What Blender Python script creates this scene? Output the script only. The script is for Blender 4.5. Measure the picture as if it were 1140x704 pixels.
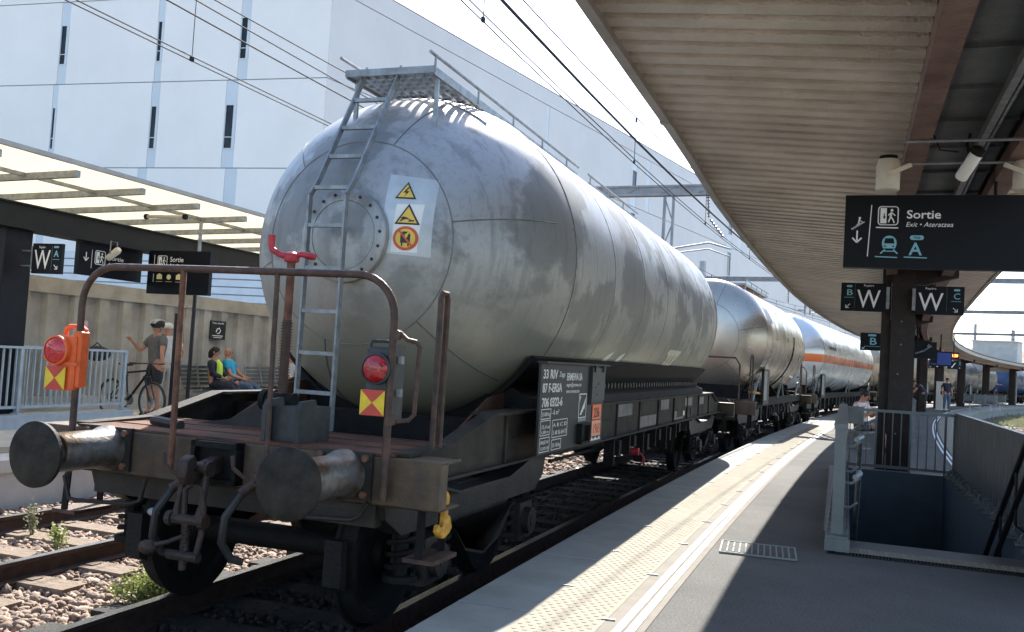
import bpy, bmesh, math, random
import numpy as np
from mathutils import Vector, Matrix, Quaternion
random.seed(7); rng = np.random.default_rng(7)
R = math.radians
for o in list(bpy.data.objects): bpy.data.objects.remove(o)
scn = bpy.context.scene
COL = scn.collection

# ------------------------------------------------------------------ camera, sky, sun, exposure
cam = bpy.data.cameras.new('camera'); co = bpy.data.objects.new('camera', cam); COL.objects.link(co)
yaw, pitch, roll = .3384, .0463, .0591
Fv = Vector((-math.sin(yaw)*math.cos(pitch), math.cos(yaw)*math.cos(pitch), math.sin(pitch)))
Rv = Vector((math.cos(yaw), math.sin(yaw), 0)); Uv = Rv.cross(Fv)
R2 = Rv*math.cos(roll)+Uv*math.sin(roll); U2 = -Rv*math.sin(roll)+Uv*math.cos(roll)
co.matrix_world = Matrix(((R2.x, U2.x, -Fv.x, 0), (R2.y, U2.y, -Fv.y, 0), (R2.z, U2.z, -Fv.z, 1.779), (0, 0, 0, 1)))
cam.sensor_width = 36; cam.lens = 1038.456/1140*36; cam.clip_start = .05; cam.clip_end = 3000
scn.camera = co
w = bpy.data.worlds.new('World'); scn.world = w; w.use_nodes = True
nt = w.node_tree; bg = nt.nodes['Background']
SUN = Vector((-.25, 1.05, 1.0)).normalized()
sky = nt.nodes.new('ShaderNodeTexSky'); sky.sky_type = 'NISHITA'; sky.sun_disc = False
sky.sun_elevation = math.asin(SUN.z); sky.sun_rotation = math.atan2(SUN.x, SUN.y)
sky.air_density = 1.0; sky.dust_density = 1.0; sky.ozone_density = 1.0
nt.links.new(sky.outputs[0], bg.inputs[0]); bg.inputs[1].default_value = .115
sl = bpy.data.lights.new('sun', 'SUN'); so = bpy.data.objects.new('sun', sl); COL.objects.link(so)
sl.energy = 4.7; sl.angle = R(.5); sl.color = (1, .95, .87)
so.rotation_euler = SUN.to_track_quat('Z', 'Y').to_euler()
scn.view_settings.view_transform = 'Standard'; scn.view_settings.look = 'None'
scn.view_settings.exposure = 1.8; scn.view_settings.gamma = 1
scn.view_settings.use_curve_mapping = False

# ------------------------------------------------------------------ materials
MATS = {}
def mat(name, base, rough=.6, metal=0, var=.25, scale=6, col2=None, bump=0, bscale=40, spec=.5, stretch=(1,1,1), emit=None, alpha=None, trans=0, transl=None, fac_lo=.35, fac_hi=.65, rvar=0, coat=0, big=None):
    if name in MATS: return MATS[name]
    m = bpy.data.materials.new(name); m.use_nodes = True; n = m.node_tree; b = n.nodes['Principled BSDF']
    b.inputs['Roughness'].default_value = rough; b.inputs['Metallic'].default_value = metal
    b.inputs['Specular IOR Level'].default_value = spec
    if coat: b.inputs['Coat Weight'].default_value = coat
    base = tuple(base)
    tc = n.nodes.new('ShaderNodeTexCoord'); mp = n.nodes.new('ShaderNodeMapping'); n.links.new(tc.outputs['Object'], mp.inputs[0])
    mp.inputs['Scale'].default_value = stretch
    if var > 0 or col2:
        nz = n.nodes.new('ShaderNodeTexNoise'); nz.inputs['Scale'].default_value = scale; nz.inputs['Detail'].default_value = 8; nz.inputs['Roughness'].default_value = .62
        n.links.new(mp.outputs[0], nz.inputs[0])
        cr = n.nodes.new('ShaderNodeValToRGB'); e = cr.color_ramp.elements
        e[0].position = fac_lo; e[1].position = fac_hi
        c2 = col2 or tuple(min(1, c*(1+var)) for c in base); c1 = base if col2 else tuple(c*(1-var) for c in base)
        e[0].color = (*c1, 1); e[1].color = (*c2, 1)
        n.links.new(nz.outputs[0], cr.inputs[0]); outc = cr.outputs[0]
        if big:   # (scale, amount, stretch): broad worn or damp areas
            f_ = ramp(n, noise(n, tc.outputs['Object'], big[0], 6, .65, big[2] if len(big) > 2 else None), .38, .66); outc = mixc(n, node_math(n, 'MULTIPLY', f_, big[1]), outc, tuple(x*.45 for x in base))
            f2 = ramp(n, noise(n, tc.outputs['Object'], big[0]*9, 4, .7), .68, .73); outc = mixc(n, node_math(n, 'MULTIPLY', f2, big[1]), outc, tuple(x*.35 for x in base))
        n.links.new(outc, b.inputs['Base Color'])
        if rvar:
            mr = n.nodes.new('ShaderNodeMapRange'); mr.inputs[3].default_value = rough-rvar; mr.inputs[4].default_value = rough+rvar
            mr.inputs[1].default_value = .3; mr.inputs[2].default_value = .7
            n.links.new(nz.outputs[0], mr.inputs[0]); n.links.new(mr.outputs[0], b.inputs['Roughness'])
    else: b.inputs['Base Color'].default_value = (*base, 1)
    if bump:
        nb = n.nodes.new('ShaderNodeTexNoise'); nb.inputs['Scale'].default_value = bscale; nb.inputs['Detail'].default_value = 6
        n.links.new(mp.outputs[0], nb.inputs[0]); bp = n.nodes.new('ShaderNodeBump'); bp.inputs['Strength'].default_value = bump; bp.inputs['Distance'].default_value = .02
        n.links.new(nb.outputs[0], bp.inputs['Height']); n.links.new(bp.outputs[0], b.inputs['Normal'])
    if emit: b.inputs['Emission Color'].default_value = (*emit[:3], 1); b.inputs['Emission Strength'].default_value = emit[3]
    if trans: b.inputs['Transmission Weight'].default_value = trans
    if transl:
        tr = n.nodes.new('ShaderNodeBsdfTranslucent'); tr.inputs[0].default_value = (*base, 1); mx = n.nodes.new('ShaderNodeMixShader'); mx.inputs[0].default_value = transl
        out = n.nodes['Material Output']; n.links.new(b.outputs[0], mx.inputs[1]); n.links.new(tr.outputs[0], mx.inputs[2]); n.links.new(mx.outputs[0], out.inputs[0])
    MATS[name] = m; return m

def node_math(n, op, a, b=None, c=None):
    k = n.nodes.new('ShaderNodeMath'); k.operation = op
    for i, v in enumerate((a, b, c)):
        if v is None: continue
        if isinstance(v, (int, float)): k.inputs[i].default_value = v
        else: n.links.new(v, k.inputs[i])
    return k.outputs[0]
def mixc(n, f, a, b, blend='MIX'):
    k = n.nodes.new('ShaderNodeMix'); k.data_type = 'RGBA'; k.blend_type = blend
    for idx, v in ((0, f), (6, a), (7, b)):
        if isinstance(v, (int, float)): k.inputs[idx].default_value = v
        elif isinstance(v, tuple): k.inputs[idx].default_value = (*v, 1)
        else: n.links.new(v, k.inputs[idx])
    return k.outputs[2]
def noise(n, vec, scale, detail=6, rough=.6, stretch=None):
    if stretch:
        mp = n.nodes.new('ShaderNodeMapping'); mp.inputs['Scale'].default_value = stretch; n.links.new(vec, mp.inputs[0]); vec = mp.outputs[0]
    k = n.nodes.new('ShaderNodeTexNoise'); k.inputs['Scale'].default_value = scale; k.inputs['Detail'].default_value = detail; k.inputs['Roughness'].default_value = rough
    n.links.new(vec, k.inputs[0]); return k.outputs[0]
def ramp(n, f, lo, hi, a=0, b=1):
    k = n.nodes.new('ShaderNodeMapRange'); k.inputs[1].default_value = lo; k.inputs[2].default_value = hi; k.inputs[3].default_value = a; k.inputs[4].default_value = b
    n.links.new(f, k.inputs[0]); return k.outputs[0]

def tank_mat(name, base, dark, metal, rough, ringp=1.42, grime=.5, stripe=None, stain=.55, ringamt=.12, wave=.0, washlo=None, soft=.035):
    """bare or painted tank steel: patchy stains with ragged edges, rain streaks, rings of different polish"""
    m = bpy.data.materials.new(name); m.use_nodes = True; n = m.node_tree; b = n.nodes['Principled BSDF']
    tc = n.nodes.new('ShaderNodeTexCoord'); ob = tc.outputs['Object']
    sp = n.nodes.new('ShaderNodeSeparateXYZ'); n.links.new(ob, sp.inputs[0])
    ri = node_math(n, 'FLOOR', node_math(n, 'DIVIDE', sp.outputs[1], ringp))
    wn = n.nodes.new('ShaderNodeTexWhiteNoise'); wn.noise_dimensions = '1D'; n.links.new(ri, wn.inputs['W'])
    c = mixc(n, noise(n, ob, 1.3), tuple(x*.9 for x in base), tuple(min(1, x*1.1) for x in base))
    big = noise(n, ob, .95, 8, .62, (1, .8, 1.0)); patch = ramp(n, big, stain, stain+soft)
    c = mixc(n, node_math(n, 'MULTIPLY', patch, .9), c, dark)
    st = noise(n, ob, 5, 5, .6, (1, 2.6, .22)); streak = ramp(n, st, .53, .64)
    c = mixc(n, node_math(n, 'MULTIPLY', streak, .3*grime), c, tuple(x*.6 for x in dark))
    fine = noise(n, ob, 22, 8, .7); c = mixc(n, node_math(n, 'MULTIPLY', ramp(n, fine, .5, .75), .35*grime), c, tuple(x*.7 for x in dark))
    rust = ramp(n, noise(n, ob, 2.2, 8, .7), .66, .78); c = mixc(n, node_math(n, 'MULTIPLY', rust, .5*grime), c, (.22, .13, .07))
    c = mixc(n, node_math(n, 'MULTIPLY', wn.outputs[0], ringamt), c, tuple(x*.55 for x in base))
    if washlo:   # olive grime and the ground's reflection, both tinted into the lower half
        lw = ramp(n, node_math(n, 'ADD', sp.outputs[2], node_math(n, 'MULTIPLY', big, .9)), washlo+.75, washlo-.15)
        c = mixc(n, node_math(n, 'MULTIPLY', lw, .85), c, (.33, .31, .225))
    tp = ramp(n, node_math(n, 'ADD', sp.outputs[2], node_math(n, 'MULTIPLY', big, .5)), 3.75, 4.3); c = mixc(n, node_math(n, 'MULTIPLY', tp, .45 if washlo else .1), c, (.50,.41,.36))   # warm sunlit tint painted on the crown
    if stripe:
        z0, z1, sc = stripe
        f = node_math(n, 'MULTIPLY', node_math(n, 'GREATER_THAN', sp.outputs[2], z0), node_math(n, 'LESS_THAN', sp.outputs[2], z1))
        c = mixc(n, f, c, sc)
    n.links.new(c, b.inputs['Base Color'])
    b.inputs['Metallic'].default_value = metal
    rr = ramp(n, big, .3, .7, rough-.07, rough+.1)
    rr = node_math(n, 'ADD', rr, node_math(n, 'MULTIPLY', patch, .1)); rr = node_math(n, 'ADD', rr, node_math(n, 'MULTIPLY', wn.outputs[0], .06))
    n.links.new(rr, b.inputs['Roughness'])
    bu = n.nodes.new('ShaderNodeBump'); bu.inputs['Distance'].default_value = .05 ; bu.inputs['Strength'].default_value = .12+wave
    hh = node_math(n, 'ADD', noise(n, ob, 1.6, 2, .4), node_math(n, 'MULTIPLY', noise(n, ob, 60, 4), .03))
    n.links.new(hh, bu.inputs['Height']); n.links.new(bu.outputs[0], b.inputs['Normal'])
    return m

def M(k):
    D = dict(
     seam=lambda: mat('seam', (.16,.16,.155), .5, .3, .2, 9),
     coupling_steel=lambda: mat('coupling_steel', (.018,.014,.012), .65, .2, 0, 12, col2=(.06,.034,.026), bump=.4),
     black_steel=lambda: mat('black_steel', (.008,.008,.008), .75, 0, .5, 9, spec=.25, bump=.3),
     frame_steel=lambda: mat('frame_steel', (.010,.0095,.009), .6, .1, 0, 4, col2=(.032,.026,.02), bump=.3),
     sole_steel=lambda: mat('sole_steel', (.013,.0125,.012), .75, 0, 0, 3, spec=.25, col2=(.05,.04,.03), bump=.25),
     beam_paint=lambda: mat('beam_paint', (.038,.030,.022), .6, 0, 0, 5, col2=(.10,.066,.036), bump=.3, bscale=25),
     deck_steel=lambda: mat('deck_steel', (.065,.042,.033), .85, spec=.2, metal=0, var=0, scale=3.2, col2=(.17,.072,.045), bump=.4),
     running_gear=lambda: mat('running_gear', (.005,.005,.0045), .75, .2, .5, 8, bump=.5),
     rust=lambda: mat('rust', (.08,.035,.022), .75, 0, 0, 14, col2=(.21,.09,.05), bump=.5),
     rust_dark=lambda: mat('rust_dark', (.038,.024,.019), .6, .1, 0, 12, col2=(.10,.052,.036), bump=.4),
     galv=lambda: mat('galv', (.26,.28,.29), .55, .45, .25, 10, bump=.1),
     galv_rail=lambda: mat('galv_rail', (.40,.44,.47), .5, .4, .12, 6),
     rail_blue=lambda: mat('rail_blue', (.42,.48,.52), .45, .3, .1, 6),
     rail_grey=lambda: mat('rail_grey', (.15,.165,.17), .45, .5, .12, 6),
     buffer_disc=lambda: mat('buffer_disc', (.010,.0095,.009), .7, 0, 0, 7, spec=.25, col2=(.04,.034,.026), bump=.4, bscale=20),
     buffer_shank=lambda: mat('buffer_shank', (.20,.195,.19), .42, .5, 0, 6, col2=(.10,.06,.03), bump=.2, fac_lo=.42, fac_hi=.6),
     rubber=lambda: mat('rubber', (.02,.02,.02), .6, 0, .3, 10),
     red_paint=lambda: mat('red_paint', (.50,.03,.05), .5, 0, .3, 22, big=(18,.5)),
     orange_plastic=lambda: mat('orange_plastic', (.80,.13,.025), .5, 0, .12, 8, big=(14,.35)),
     red_lens=lambda: mat('red_lens', (.5,.005,.012), .12, 0, .35, 40, bump=.35, bscale=60, coat=.6),
     dark_lens=lambda: mat('dark_lens', (.3,.004,.008), .1, 0, .5, 30, bump=.4, bscale=50, coat=.6),
     yellow=lambda: mat('yellow', (.78,.55,.03), .55, 0, .1, 12, big=(20,.3)),
     yellow_worn=lambda: mat('yellow_worn', (.62,.31,.03), .6, 0, .35, 20, big=(16,.6)),
     plate_red=lambda: mat('plate_red', (.5,.05,.03), .5, 0, .1, 6),
     lamp_body=lambda: mat('lamp_body', (.035,.04,.043), .5, .2, .3, 10),
     panel_black=lambda: mat('panel_black', (.012,.013,.017), .55, .1, 0, 5, col2=(.035,.027,.02), fac_lo=.5, fac_hi=.7),
     white_mark=lambda: mat('white_mark', (.72,.71,.66), .6, 0, .15, 30),
     white_sign=lambda: mat('white_sign', (.85,.85,.85), .6, 0, 0),
     sign_dark=lambda: mat('sign_dark', (.004,.006,.010), .5, 0, 0, spec=.2),
     sign_grey=lambda: mat('sign_grey', (.16,.17,.18), .5, 0, .1),
     sign_cyan=lambda: mat('sign_cyan', (.22,.48,.58), .6, 0, 0),
     sign_yellow=lambda: mat('sign_yellow', (.75,.62,.3), .6, 0, 0),
     sign_blue=lambda: mat('sign_blue', (.01,.04,.25), .45, 0, 0),
     led=lambda: mat('led', (.4,.06,.01), .5, 0, 0, emit=(1,.22,.05,2.5)),
     label_white=lambda: mat('label_white', (.8,.8,.76), .5, 0, .06, 9),
     label_yellow=lambda: mat('label_yellow', (.78,.52,.08), .5, 0, .1, 9),
     label_black=lambda: mat('label_black', (.02,.02,.02), .5, 0, 0),
     label_red=lambda: mat('label_red', (.6,.1,.03), .5, 0, .1, 9),
     clean_patch=lambda: mat('clean_patch', (.50,.54,.55), .45, .35, .1, 5),
     warn_orange=lambda: mat('warn_orange', (.85,.17,.05), .5, 0, .15, 12),
     warn_faded=lambda: mat('warn_faded', (.8,.36,.22), .5, 0, .15, 12),
     asphalt=lambda: mat('asphalt', (.05,.052,.056), .85, 0, 0, 60, col2=(.10,.10,.102), bump=.5, bscale=250),
     asphalt_light=lambda: mat('asphalt_light', (.08,.081,.082), .85, 0, 0, 70, col2=(.165,.16,.152), bump=.5, bscale=250, spec=.15, big=(.6,.45)),
     coping=lambda: mat('coping', (.25,.265,.25), .75, spec=.15, metal=0, var=.12, scale=3, bump=.1, bscale=80, big=(.8,.3)),
     tactile=lambda: mat('tactile', (.25,.23,.185), .8, 0, .1, 8, spec=.12, big=(1.2,.25)),
     smooth_band=lambda: mat('smooth_band', (.16,.146,.125), .8, 0, .1, 5, spec=.12),
     white_line=lambda: mat('white_line', (.8,.8,.78), .8, 0, .05, 20),
     concrete=lambda: mat('concrete', (.46,.44,.40), .8, 0, .12, 2, bump=.2),
     wall_concrete=lambda: mat('wall_concrete', (.44,.415,.37), .85, 0, 0, 1.2, col2=(.27,.24,.20), bump=.3, fac_lo=.4, fac_hi=.68),
     ballast=lambda: mat('ballast', (.07,.055,.045), .9, 0, 0, 30, col2=(.22,.18,.15), bump=1, bscale=35),
     stone=lambda: mat('stone', (.095,.058,.040), .85, 0, 0, 11, col2=(.36,.265,.205), bump=.3, bscale=60, fac_lo=.3, fac_hi=.72),
     shaded_sleeper=lambda: mat('shaded_sleeper', (.018,.016,.014), .9, 0, .4, 6, bump=.6),  # sleeper colour darkened to paint in the shade beneath the wagons
     shaded_stone=lambda: mat('shaded_stone', (.012,.011,.010), .85, 0, 0, 9, col2=(.035,.03,.026), bump=.3, bscale=60),  # stone colour with the shade under the train painted in
     sleeper=lambda: mat('sleeper', (.17,.125,.09), .85, 0, .35, 6, bump=.6, stretch=(1,8,1)),
     rail_side=lambda: mat('rail_side', (.05,.027,.02), .8, .1, .35, 10, bump=.3),
     rail_top=lambda: mat('rail_top', (.55,.55,.56), .25, .95, .1, 4),
     soffit=lambda: mat('soffit', (.44,.385,.31), .33, .25, 0, 1.4, col2=(.66,.60,.51), bump=.5, bscale=55, rvar=.06, fac_lo=.38, fac_hi=.66, big=(.55,.35,(1,.5,1))),
     beam_brown=lambda: mat('beam_brown', (.11,.06,.045), .6, .1, 0, 3, col2=(.24,.16,.13), bump=.6, bscale=30, fac_lo=.35, fac_hi=.68),
     column_brown=lambda: mat('column_brown', (.016,.009,.008), .5, .2, 0, 5, col2=(.045,.024,.02), bump=.3, fac_lo=.5, fac_hi=.75),
     valley=lambda: mat('valley', (.13,.14,.14), .55, .3, .25, 3, bump=.3),
     fascia=lambda: mat('fascia', (.33,.31,.28), .6, .1, .15, 3, bump=.2),
     cream_lamp=lambda: mat('cream_lamp', (.62,.57,.47), .45, .1, .1, 6),
     white_lamp=lambda: mat('white_lamp', (.72,.71,.68), .4, 0, .06, 6),
     steel_dark=lambda: mat('steel_dark', (.010,.012,.016), .6, 0, .2, 6, spec=.25),
     black_paint=lambda: mat('black_paint', (.012,.012,.014), .4, .2, .3, 6),
     canopy_sheet=lambda: mat('canopy_sheet', (.78,.73,.61), .5, 0, .08, 2, transl=.7),
     canopy_grey=lambda: mat('canopy_grey', (.5,.52,.5), .5, 0, .1, 2, transl=.5),
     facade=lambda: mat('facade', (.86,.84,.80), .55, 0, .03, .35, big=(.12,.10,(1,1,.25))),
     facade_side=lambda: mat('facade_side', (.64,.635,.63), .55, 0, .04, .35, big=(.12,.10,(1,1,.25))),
     facade_strip=lambda: mat('facade_strip', (.60,.66,.70), .5, 0, .04, .5),
     joint=lambda: mat('joint', (.30,.33,.38), .7, 0, 0),
     glass_dark=lambda: mat('glass_dark', (.012,.016,.022), .25, 0, .5, 1.5, spec=.25),
     louvre=lambda: mat('louvre', (.66,.69,.72), .5, .1, .06, 2),
     stair_wall=lambda: mat('stair_wall', (.07,.10,.13), .6, 0, .15, 2),
     tile=lambda: mat('tile', (.09,.09,.095), .6, 0, .12, 3),
     skin=lambda: mat('skin', (.44,.22,.15), .55, 0, .08, 20),
     skin_tan=lambda: mat('skin_tan', (.50,.24,.15), .55, 0, .08, 20),
     hair_dark=lambda: mat('hair_dark', (.018,.013,.011), .6, 0, .3, 40),
     grey_cloth=lambda: mat('grey_cloth', (.13,.125,.12), .85, 0, .15, 15),
     white_cloth=lambda: mat('white_cloth', (.72,.70,.66), .85, 0, .08, 15),
     pink_cloth=lambda: mat('pink_cloth', (.72,.66,.63), .85, 0, 0, 9, col2=(.62,.26,.24), fac_lo=.5, fac_hi=.56),
     light_cloth=lambda: mat('light_cloth', (.50,.49,.46), .85, 0, .1, 15),
     navy_cloth=lambda: mat('navy_cloth', (.02,.024,.04), .85, 0, .2, 15),
     cyan_cloth=lambda: mat('cyan_cloth', (.03,.35,.55), .85, 0, .1, 15),
     lime_cloth=lambda: mat('lime_cloth', (.6,.85,.1), .8, 0, .05, 15),
     jeans=lambda: mat('jeans', (.07,.11,.18), .85, 0, .2, 20),
     dark_cloth=lambda: mat('dark_cloth', (.03,.03,.034), .85, 0, .2, 15),
     pattern_cloth=lambda: mat('pattern_cloth', (.03,.03,.05), .85, 0, 0, 35, col2=(.6,.6,.6), fac_lo=.5, fac_hi=.6),
     leaf=lambda: mat('leaf', (.17,.20,.05), .6, 0, 0, 8, col2=(.38,.40,.13), transl=.35),
     leaf_pale=lambda: mat('leaf_pale', (.15,.155,.09), .6, 0, 0, 8, col2=(.26,.26,.17), transl=.35),
     stem=lambda: mat('stem', (.18,.16,.08), .8, 0, .2),
     wire=lambda: mat('wire', (.03,.032,.04), .8, 0, 0, spec=.1),
     gantry=lambda: mat('gantry', (.25,.26,.28), .6, .3, .2, 3),
     insulator=lambda: mat('insulator', (.12,.06,.045), .3, 0, .2, 8),
     mast=lambda: mat('mast', (.38,.39,.40), .8, 0, .12, 2),
     grate_red=lambda: mat('grate_red', (.25,.14,.12), .6, .4, .2, 8),
     roof_tile=lambda: mat('roof_tile', (.38,.20,.15), .8, 0, .2, 1),
     house_wall=lambda: mat('house_wall', (.62,.56,.50), .8, 0, .1, 1),
     cabinet=lambda: mat('cabinet', (.55,.54,.50), .6, 0, .1, 2),
     graffiti=lambda: mat('graffiti', (.62,.58,.46), .5, 0, .15, 9),
     grass=lambda: mat('grass', (.10,.10,.05), .9, 0, 0, 4, col2=(.24,.22,.13), bump=1, bscale=60),
    )
    return D[k]()

# ------------------------------------------------------------------ mesh builder
class MB:
    def __init__(s): s.v = []; s.f = []; s.mi = []; s.m = 0
    def add(s, vs, fs):
        k = len(s.v); s.v += [tuple(v) for v in vs]; s.f += [tuple(i+k for i in f) for f in fs]; s.mi += [s.m]*len(fs); return s
    def box(s, c, d, rot=None, taper=None):
        cx, cy, cz = c; a, b, h = d[0]/2, d[1]/2, d[2]/2
        P = [Vector((x*a, y*b, z*h)) for z in (-1, 1) for x, y in ((-1,-1),(1,-1),(1,1),(-1,1))]
        if taper: P = [Vector((p.x*(taper if p.z > 0 else 1), p.y*(taper if p.z > 0 else 1), p.z)) for p in P]
        if rot is not None: P = [rot @ p for p in P]
        return s.add([p+Vector(c) for p in P], [(0,3,2,1),(4,5,6,7),(0,1,5,4),(1,2,6,5),(2,3,7,6),(3,0,4,7)])
    def bx(s, x0, x1, y0, y1, z0, z1): return s.box(((x0+x1)/2, (y0+y1)/2, (z0+z1)/2), (abs(x1-x0), abs(y1-y0), abs(z1-z0)))
    def bar(s, p, q, a, b, up=(0,0,1)):
        p, q = Vector(p), Vector(q); d = (q-p); L = d.length; d.normalize(); up = Vector(up)
        if abs(d.dot(up)) > .98: up = Vector((0,1,0))
        x = d.cross(up).normalized(); z = x.cross(d)
        m = Matrix((x, d, z)).transposed()
        return s.box((p+q)/2, (a, L, b), m)
    def tube(s, pts, r, n=8, cap=True, closed=False):
        pts = [Vector(p) for p in pts]; N = len(pts); rs = r if isinstance(r, (list, tuple)) else [r]*N
        vs = []; prev = None
        for i, p in enumerate(pts):
            if closed: t = (pts[(i+1) % N]-pts[i-1])
            else: t = (pts[min(i+1, N-1)]-pts[max(i-1, 0)])
            t.normalize()
            if prev is None:
                a = Vector((0,0,1)) if abs(t.z) < .9 else Vector((1,0,0)); u = t.cross(a).normalized()
            else: u = (prev-t*prev.dot(t)).normalized()
            prev = u; v = t.cross(u)
            vs += [p+(u*math.cos(2*math.pi*k/n)+v*math.sin(2*math.pi*k/n))*rs[i] for k in range(n)]
        fs = []
        for i in range(N if closed else N-1):
            j = (i+1) % N
            for k in range(n): fs.append((i*n+k, i*n+(k+1) % n, j*n+(k+1) % n, j*n+k))
        if cap and not closed: fs += [tuple(range(n-1, -1, -1)), tuple((N-1)*n+k for k in range(n))]
        return s.add(vs, fs)
    def cyl(s, p, q, r, r2=None, n=24): return s.tube([p, q], [r, r if r2 is None else r2], n)
    def lathe(s, prof, o=(0,0,0), axis='y', n=32):
        """prof: (radius, distance along axis)"""
        o = Vector(o); vs = []
        for r, t in prof:
            for k in range(n):
                a = 2*math.pi*k/n; c, d = r*math.cos(a), r*math.sin(a)
                vs.append(o+(Vector((c, t, d)) if axis == 'y' else Vector((t, c, d)) if axis == 'x' else Vector((c, d, t))))
        fs = []
        for i in range(len(prof)-1):
            for k in range(n):
                f = (i*n+k, i*n+(k+1) % n, (i+1)*n+(k+1) % n, (i+1)*n+k); fs.append(f if axis != 'y' else f[::-1])
        fs += [tuple(range(n)), tuple((len(prof)-1)*n+k for k in range(n))]
        return s.add(vs, fs)
    def prism(s, poly, a, b, axis='x'):
        """poly in the plane across the axis: x->(y,z), y->(x,z), z->(x,y)"""
        def P(u, v, t): return (t, u, v) if axis == 'x' else (u, t, v) if axis == 'y' else (u, v, t)
        n = len(poly); vs = [P(u, v, a) for u, v in poly]+[P(u, v, b) for u, v in poly]
        return s.add(vs, [tuple(range(n-1, -1, -1)), tuple(range(n, 2*n))]+[(i, (i+1) % n, n+(i+1) % n, n+i) for i in range(n)])
    def ball(s, c, r, n=12, sc=(1,1,1)):
        prof = [(max(1e-4, math.sin(math.pi*i/n))*1, -math.cos(math.pi*i/n)) for i in range(n+1)]
        vs = []; m = n*2
        for a, t in prof:
            for k in range(m): vs.append((c[0]+r*sc[0]*a*math.cos(2*math.pi*k/m), c[1]+r*sc[1]*a*math.sin(2*math.pi*k/m), c[2]+r*sc[2]*t))
        fs = [(i*m+k, i*m+(k+1) % m, (i+1)*m+(k+1) % m, (i+1)*m+k) for i in range(n) for k in range(m)]
        return s.add(vs, fs)
    def xform(s, mt): s.v = [tuple(mt @ Vector(v)) for v in s.v]; return s
    def build(s, name, mats, parent=None, sharp=35, bevel=0):
        me = bpy.data.meshes.new(name); me.from_pydata(s.v, [], s.f); mats = mats if isinstance(mats, (list, tuple)) else [mats]
        for k in mats: me.materials.append(M(k) if isinstance(k, str) else k)
        me.polygons.foreach_set('material_index', s.mi); me.validate()
        bm = bmesh.new(); bm.from_mesh(me); bmesh.ops.recalc_face_normals(bm, faces=bm.faces)
        if bevel: bmesh.ops.bevel(bm, geom=[e for e in bm.edges if len(e.link_faces) == 2 and e.calc_face_angle(0) > .6], offset=bevel, segments=1, affect='EDGES')
        bm.to_mesh(me); bm.free()
        me.polygons.foreach_set('use_smooth', [True]*len(me.polygons)); me.set_sharp_from_angle(angle=R(sharp))
        o = bpy.data.objects.new(name, me); COL.objects.link(o)
        if parent is not None: o.parent = parent
        return o
def tag(o, label=None, cat=None, group=None, kind=None):
    if label: o['label'] = label
    if cat: o['category'] = cat
    if group: o['group'] = group
    if kind: o['kind'] = kind
    return o
def empty(name, loc=(0,0,0), rz=0, label=None, cat=None, group=None):
    o = bpy.data.objects.new(name, None); COL.objects.link(o); o.location = loc; o.rotation_euler = (0, 0, rz); o.empty_display_size = .2
    return tag(o, label, cat, group)
def copy_tree(o, parent=None, top=True):
    c = o.copy(); COL.objects.link(c)
    if parent: c.parent = parent
    for ch in list(o.children): copy_tree(ch, c, False)
    return c
def arc(cx, cy, r, a0, a1, n=6): return [(cx+r*math.cos(R(a0+(a1-a0)*i/n)), cy+r*math.sin(R(a0+(a1-a0)*i/n))) for i in range(n+1)]
def text(body, size, x, z, y, m, parent, name='lettering', width=None, align='LEFT', bold=0, shear=0, thick=.0008):
    """lettering standing on a face that looks towards -y; x,z is the baseline start"""
    cu = bpy.data.curves.new('t', 'FONT'); cu.body = body; cu.size = size; cu.align_x = align; cu.extrude = thick; cu.offset = bold; cu.shear = shear
    cu.resolution_u = 3
    ob = bpy.data.objects.new('t', cu); COL.objects.link(ob)
    dg = bpy.context.evaluated_depsgraph_get(); me = bpy.data.meshes.new_from_object(ob.evaluated_get(dg)); bpy.data.objects.remove(ob)
    co_ = np.zeros(len(me.vertices)*3); me.vertices.foreach_get('co', co_); co_ = co_.reshape(-1, 3)
    sx = 1
    if width: sx = width/(co_[:, 0].max()-co_[:, 0].min())
    out = np.stack([x+co_[:, 0]*sx, y-co_[:, 2]-thick, z+co_[:, 1]], 1)
    me.vertices.foreach_set('co', out.ravel()); me.materials.clear(); me.materials.append(M(m) if isinstance(m, str) else m)
    o = bpy.data.objects.new(name, me); COL.objects.link(o); o.parent = parent; return o

# ------------------------------------------------------------------ the curve every track and platform follows
_ds = .25; _s = np.arange(0, 420, _ds); _k = np.where(_s < 3, 0, np.where(_s < 45, 1/330., 1/215.)); _k = np.where(_s > 190, 0, _k)
_th = np.concatenate([[0], np.cumsum(_k*_ds)])[:-1]
_X = np.concatenate([[0], np.cumsum(np.sin(_th)*_ds)])[:-1]; _Y = np.concatenate([[0], np.cumsum(np.cos(_th)*_ds)])[:-1]
def C(lat, s):
    if s < 0: return lat, s
    t = np.interp(s, _s, _th); return float(np.interp(s, _s, _X)+lat*math.cos(t)), float(np.interp(s, _s, _Y)-lat*math.sin(t))
def HD(s): return float(np.interp(s, _s, _th))
def svals(s0, s1, st=1.0): n = max(1, int(round((s1-s0)/st))); return [s0+(s1-s0)*i/n for i in range(n+1)]
def sweep(mb, prof, ss, closed=True, zf=None):
    n = len(prof); vs = []
    for s in ss:
        for lat, z in prof:
            x, y = C(lat, s); vs.append((x, y, z+(zf(s) if zf else 0)))
    fs = []
    for i in range(len(ss)-1):
        for k in range(n if closed else n-1): fs.append((i*n+k, i*n+(k+1) % n, (i+1)*n+(k+1) % n, (i+1)*n+k))
    if closed: fs += [tuple(range(n)), tuple((len(ss)-1)*n+k for k in range(n))]
    return mb.add(vs, fs)
def strip(mb, l0, l1, z, s0, s1, st=1.0): return sweep(mb, [(l0, z), (l1, z)], svals(s0, s1, st), closed=False)
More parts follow.
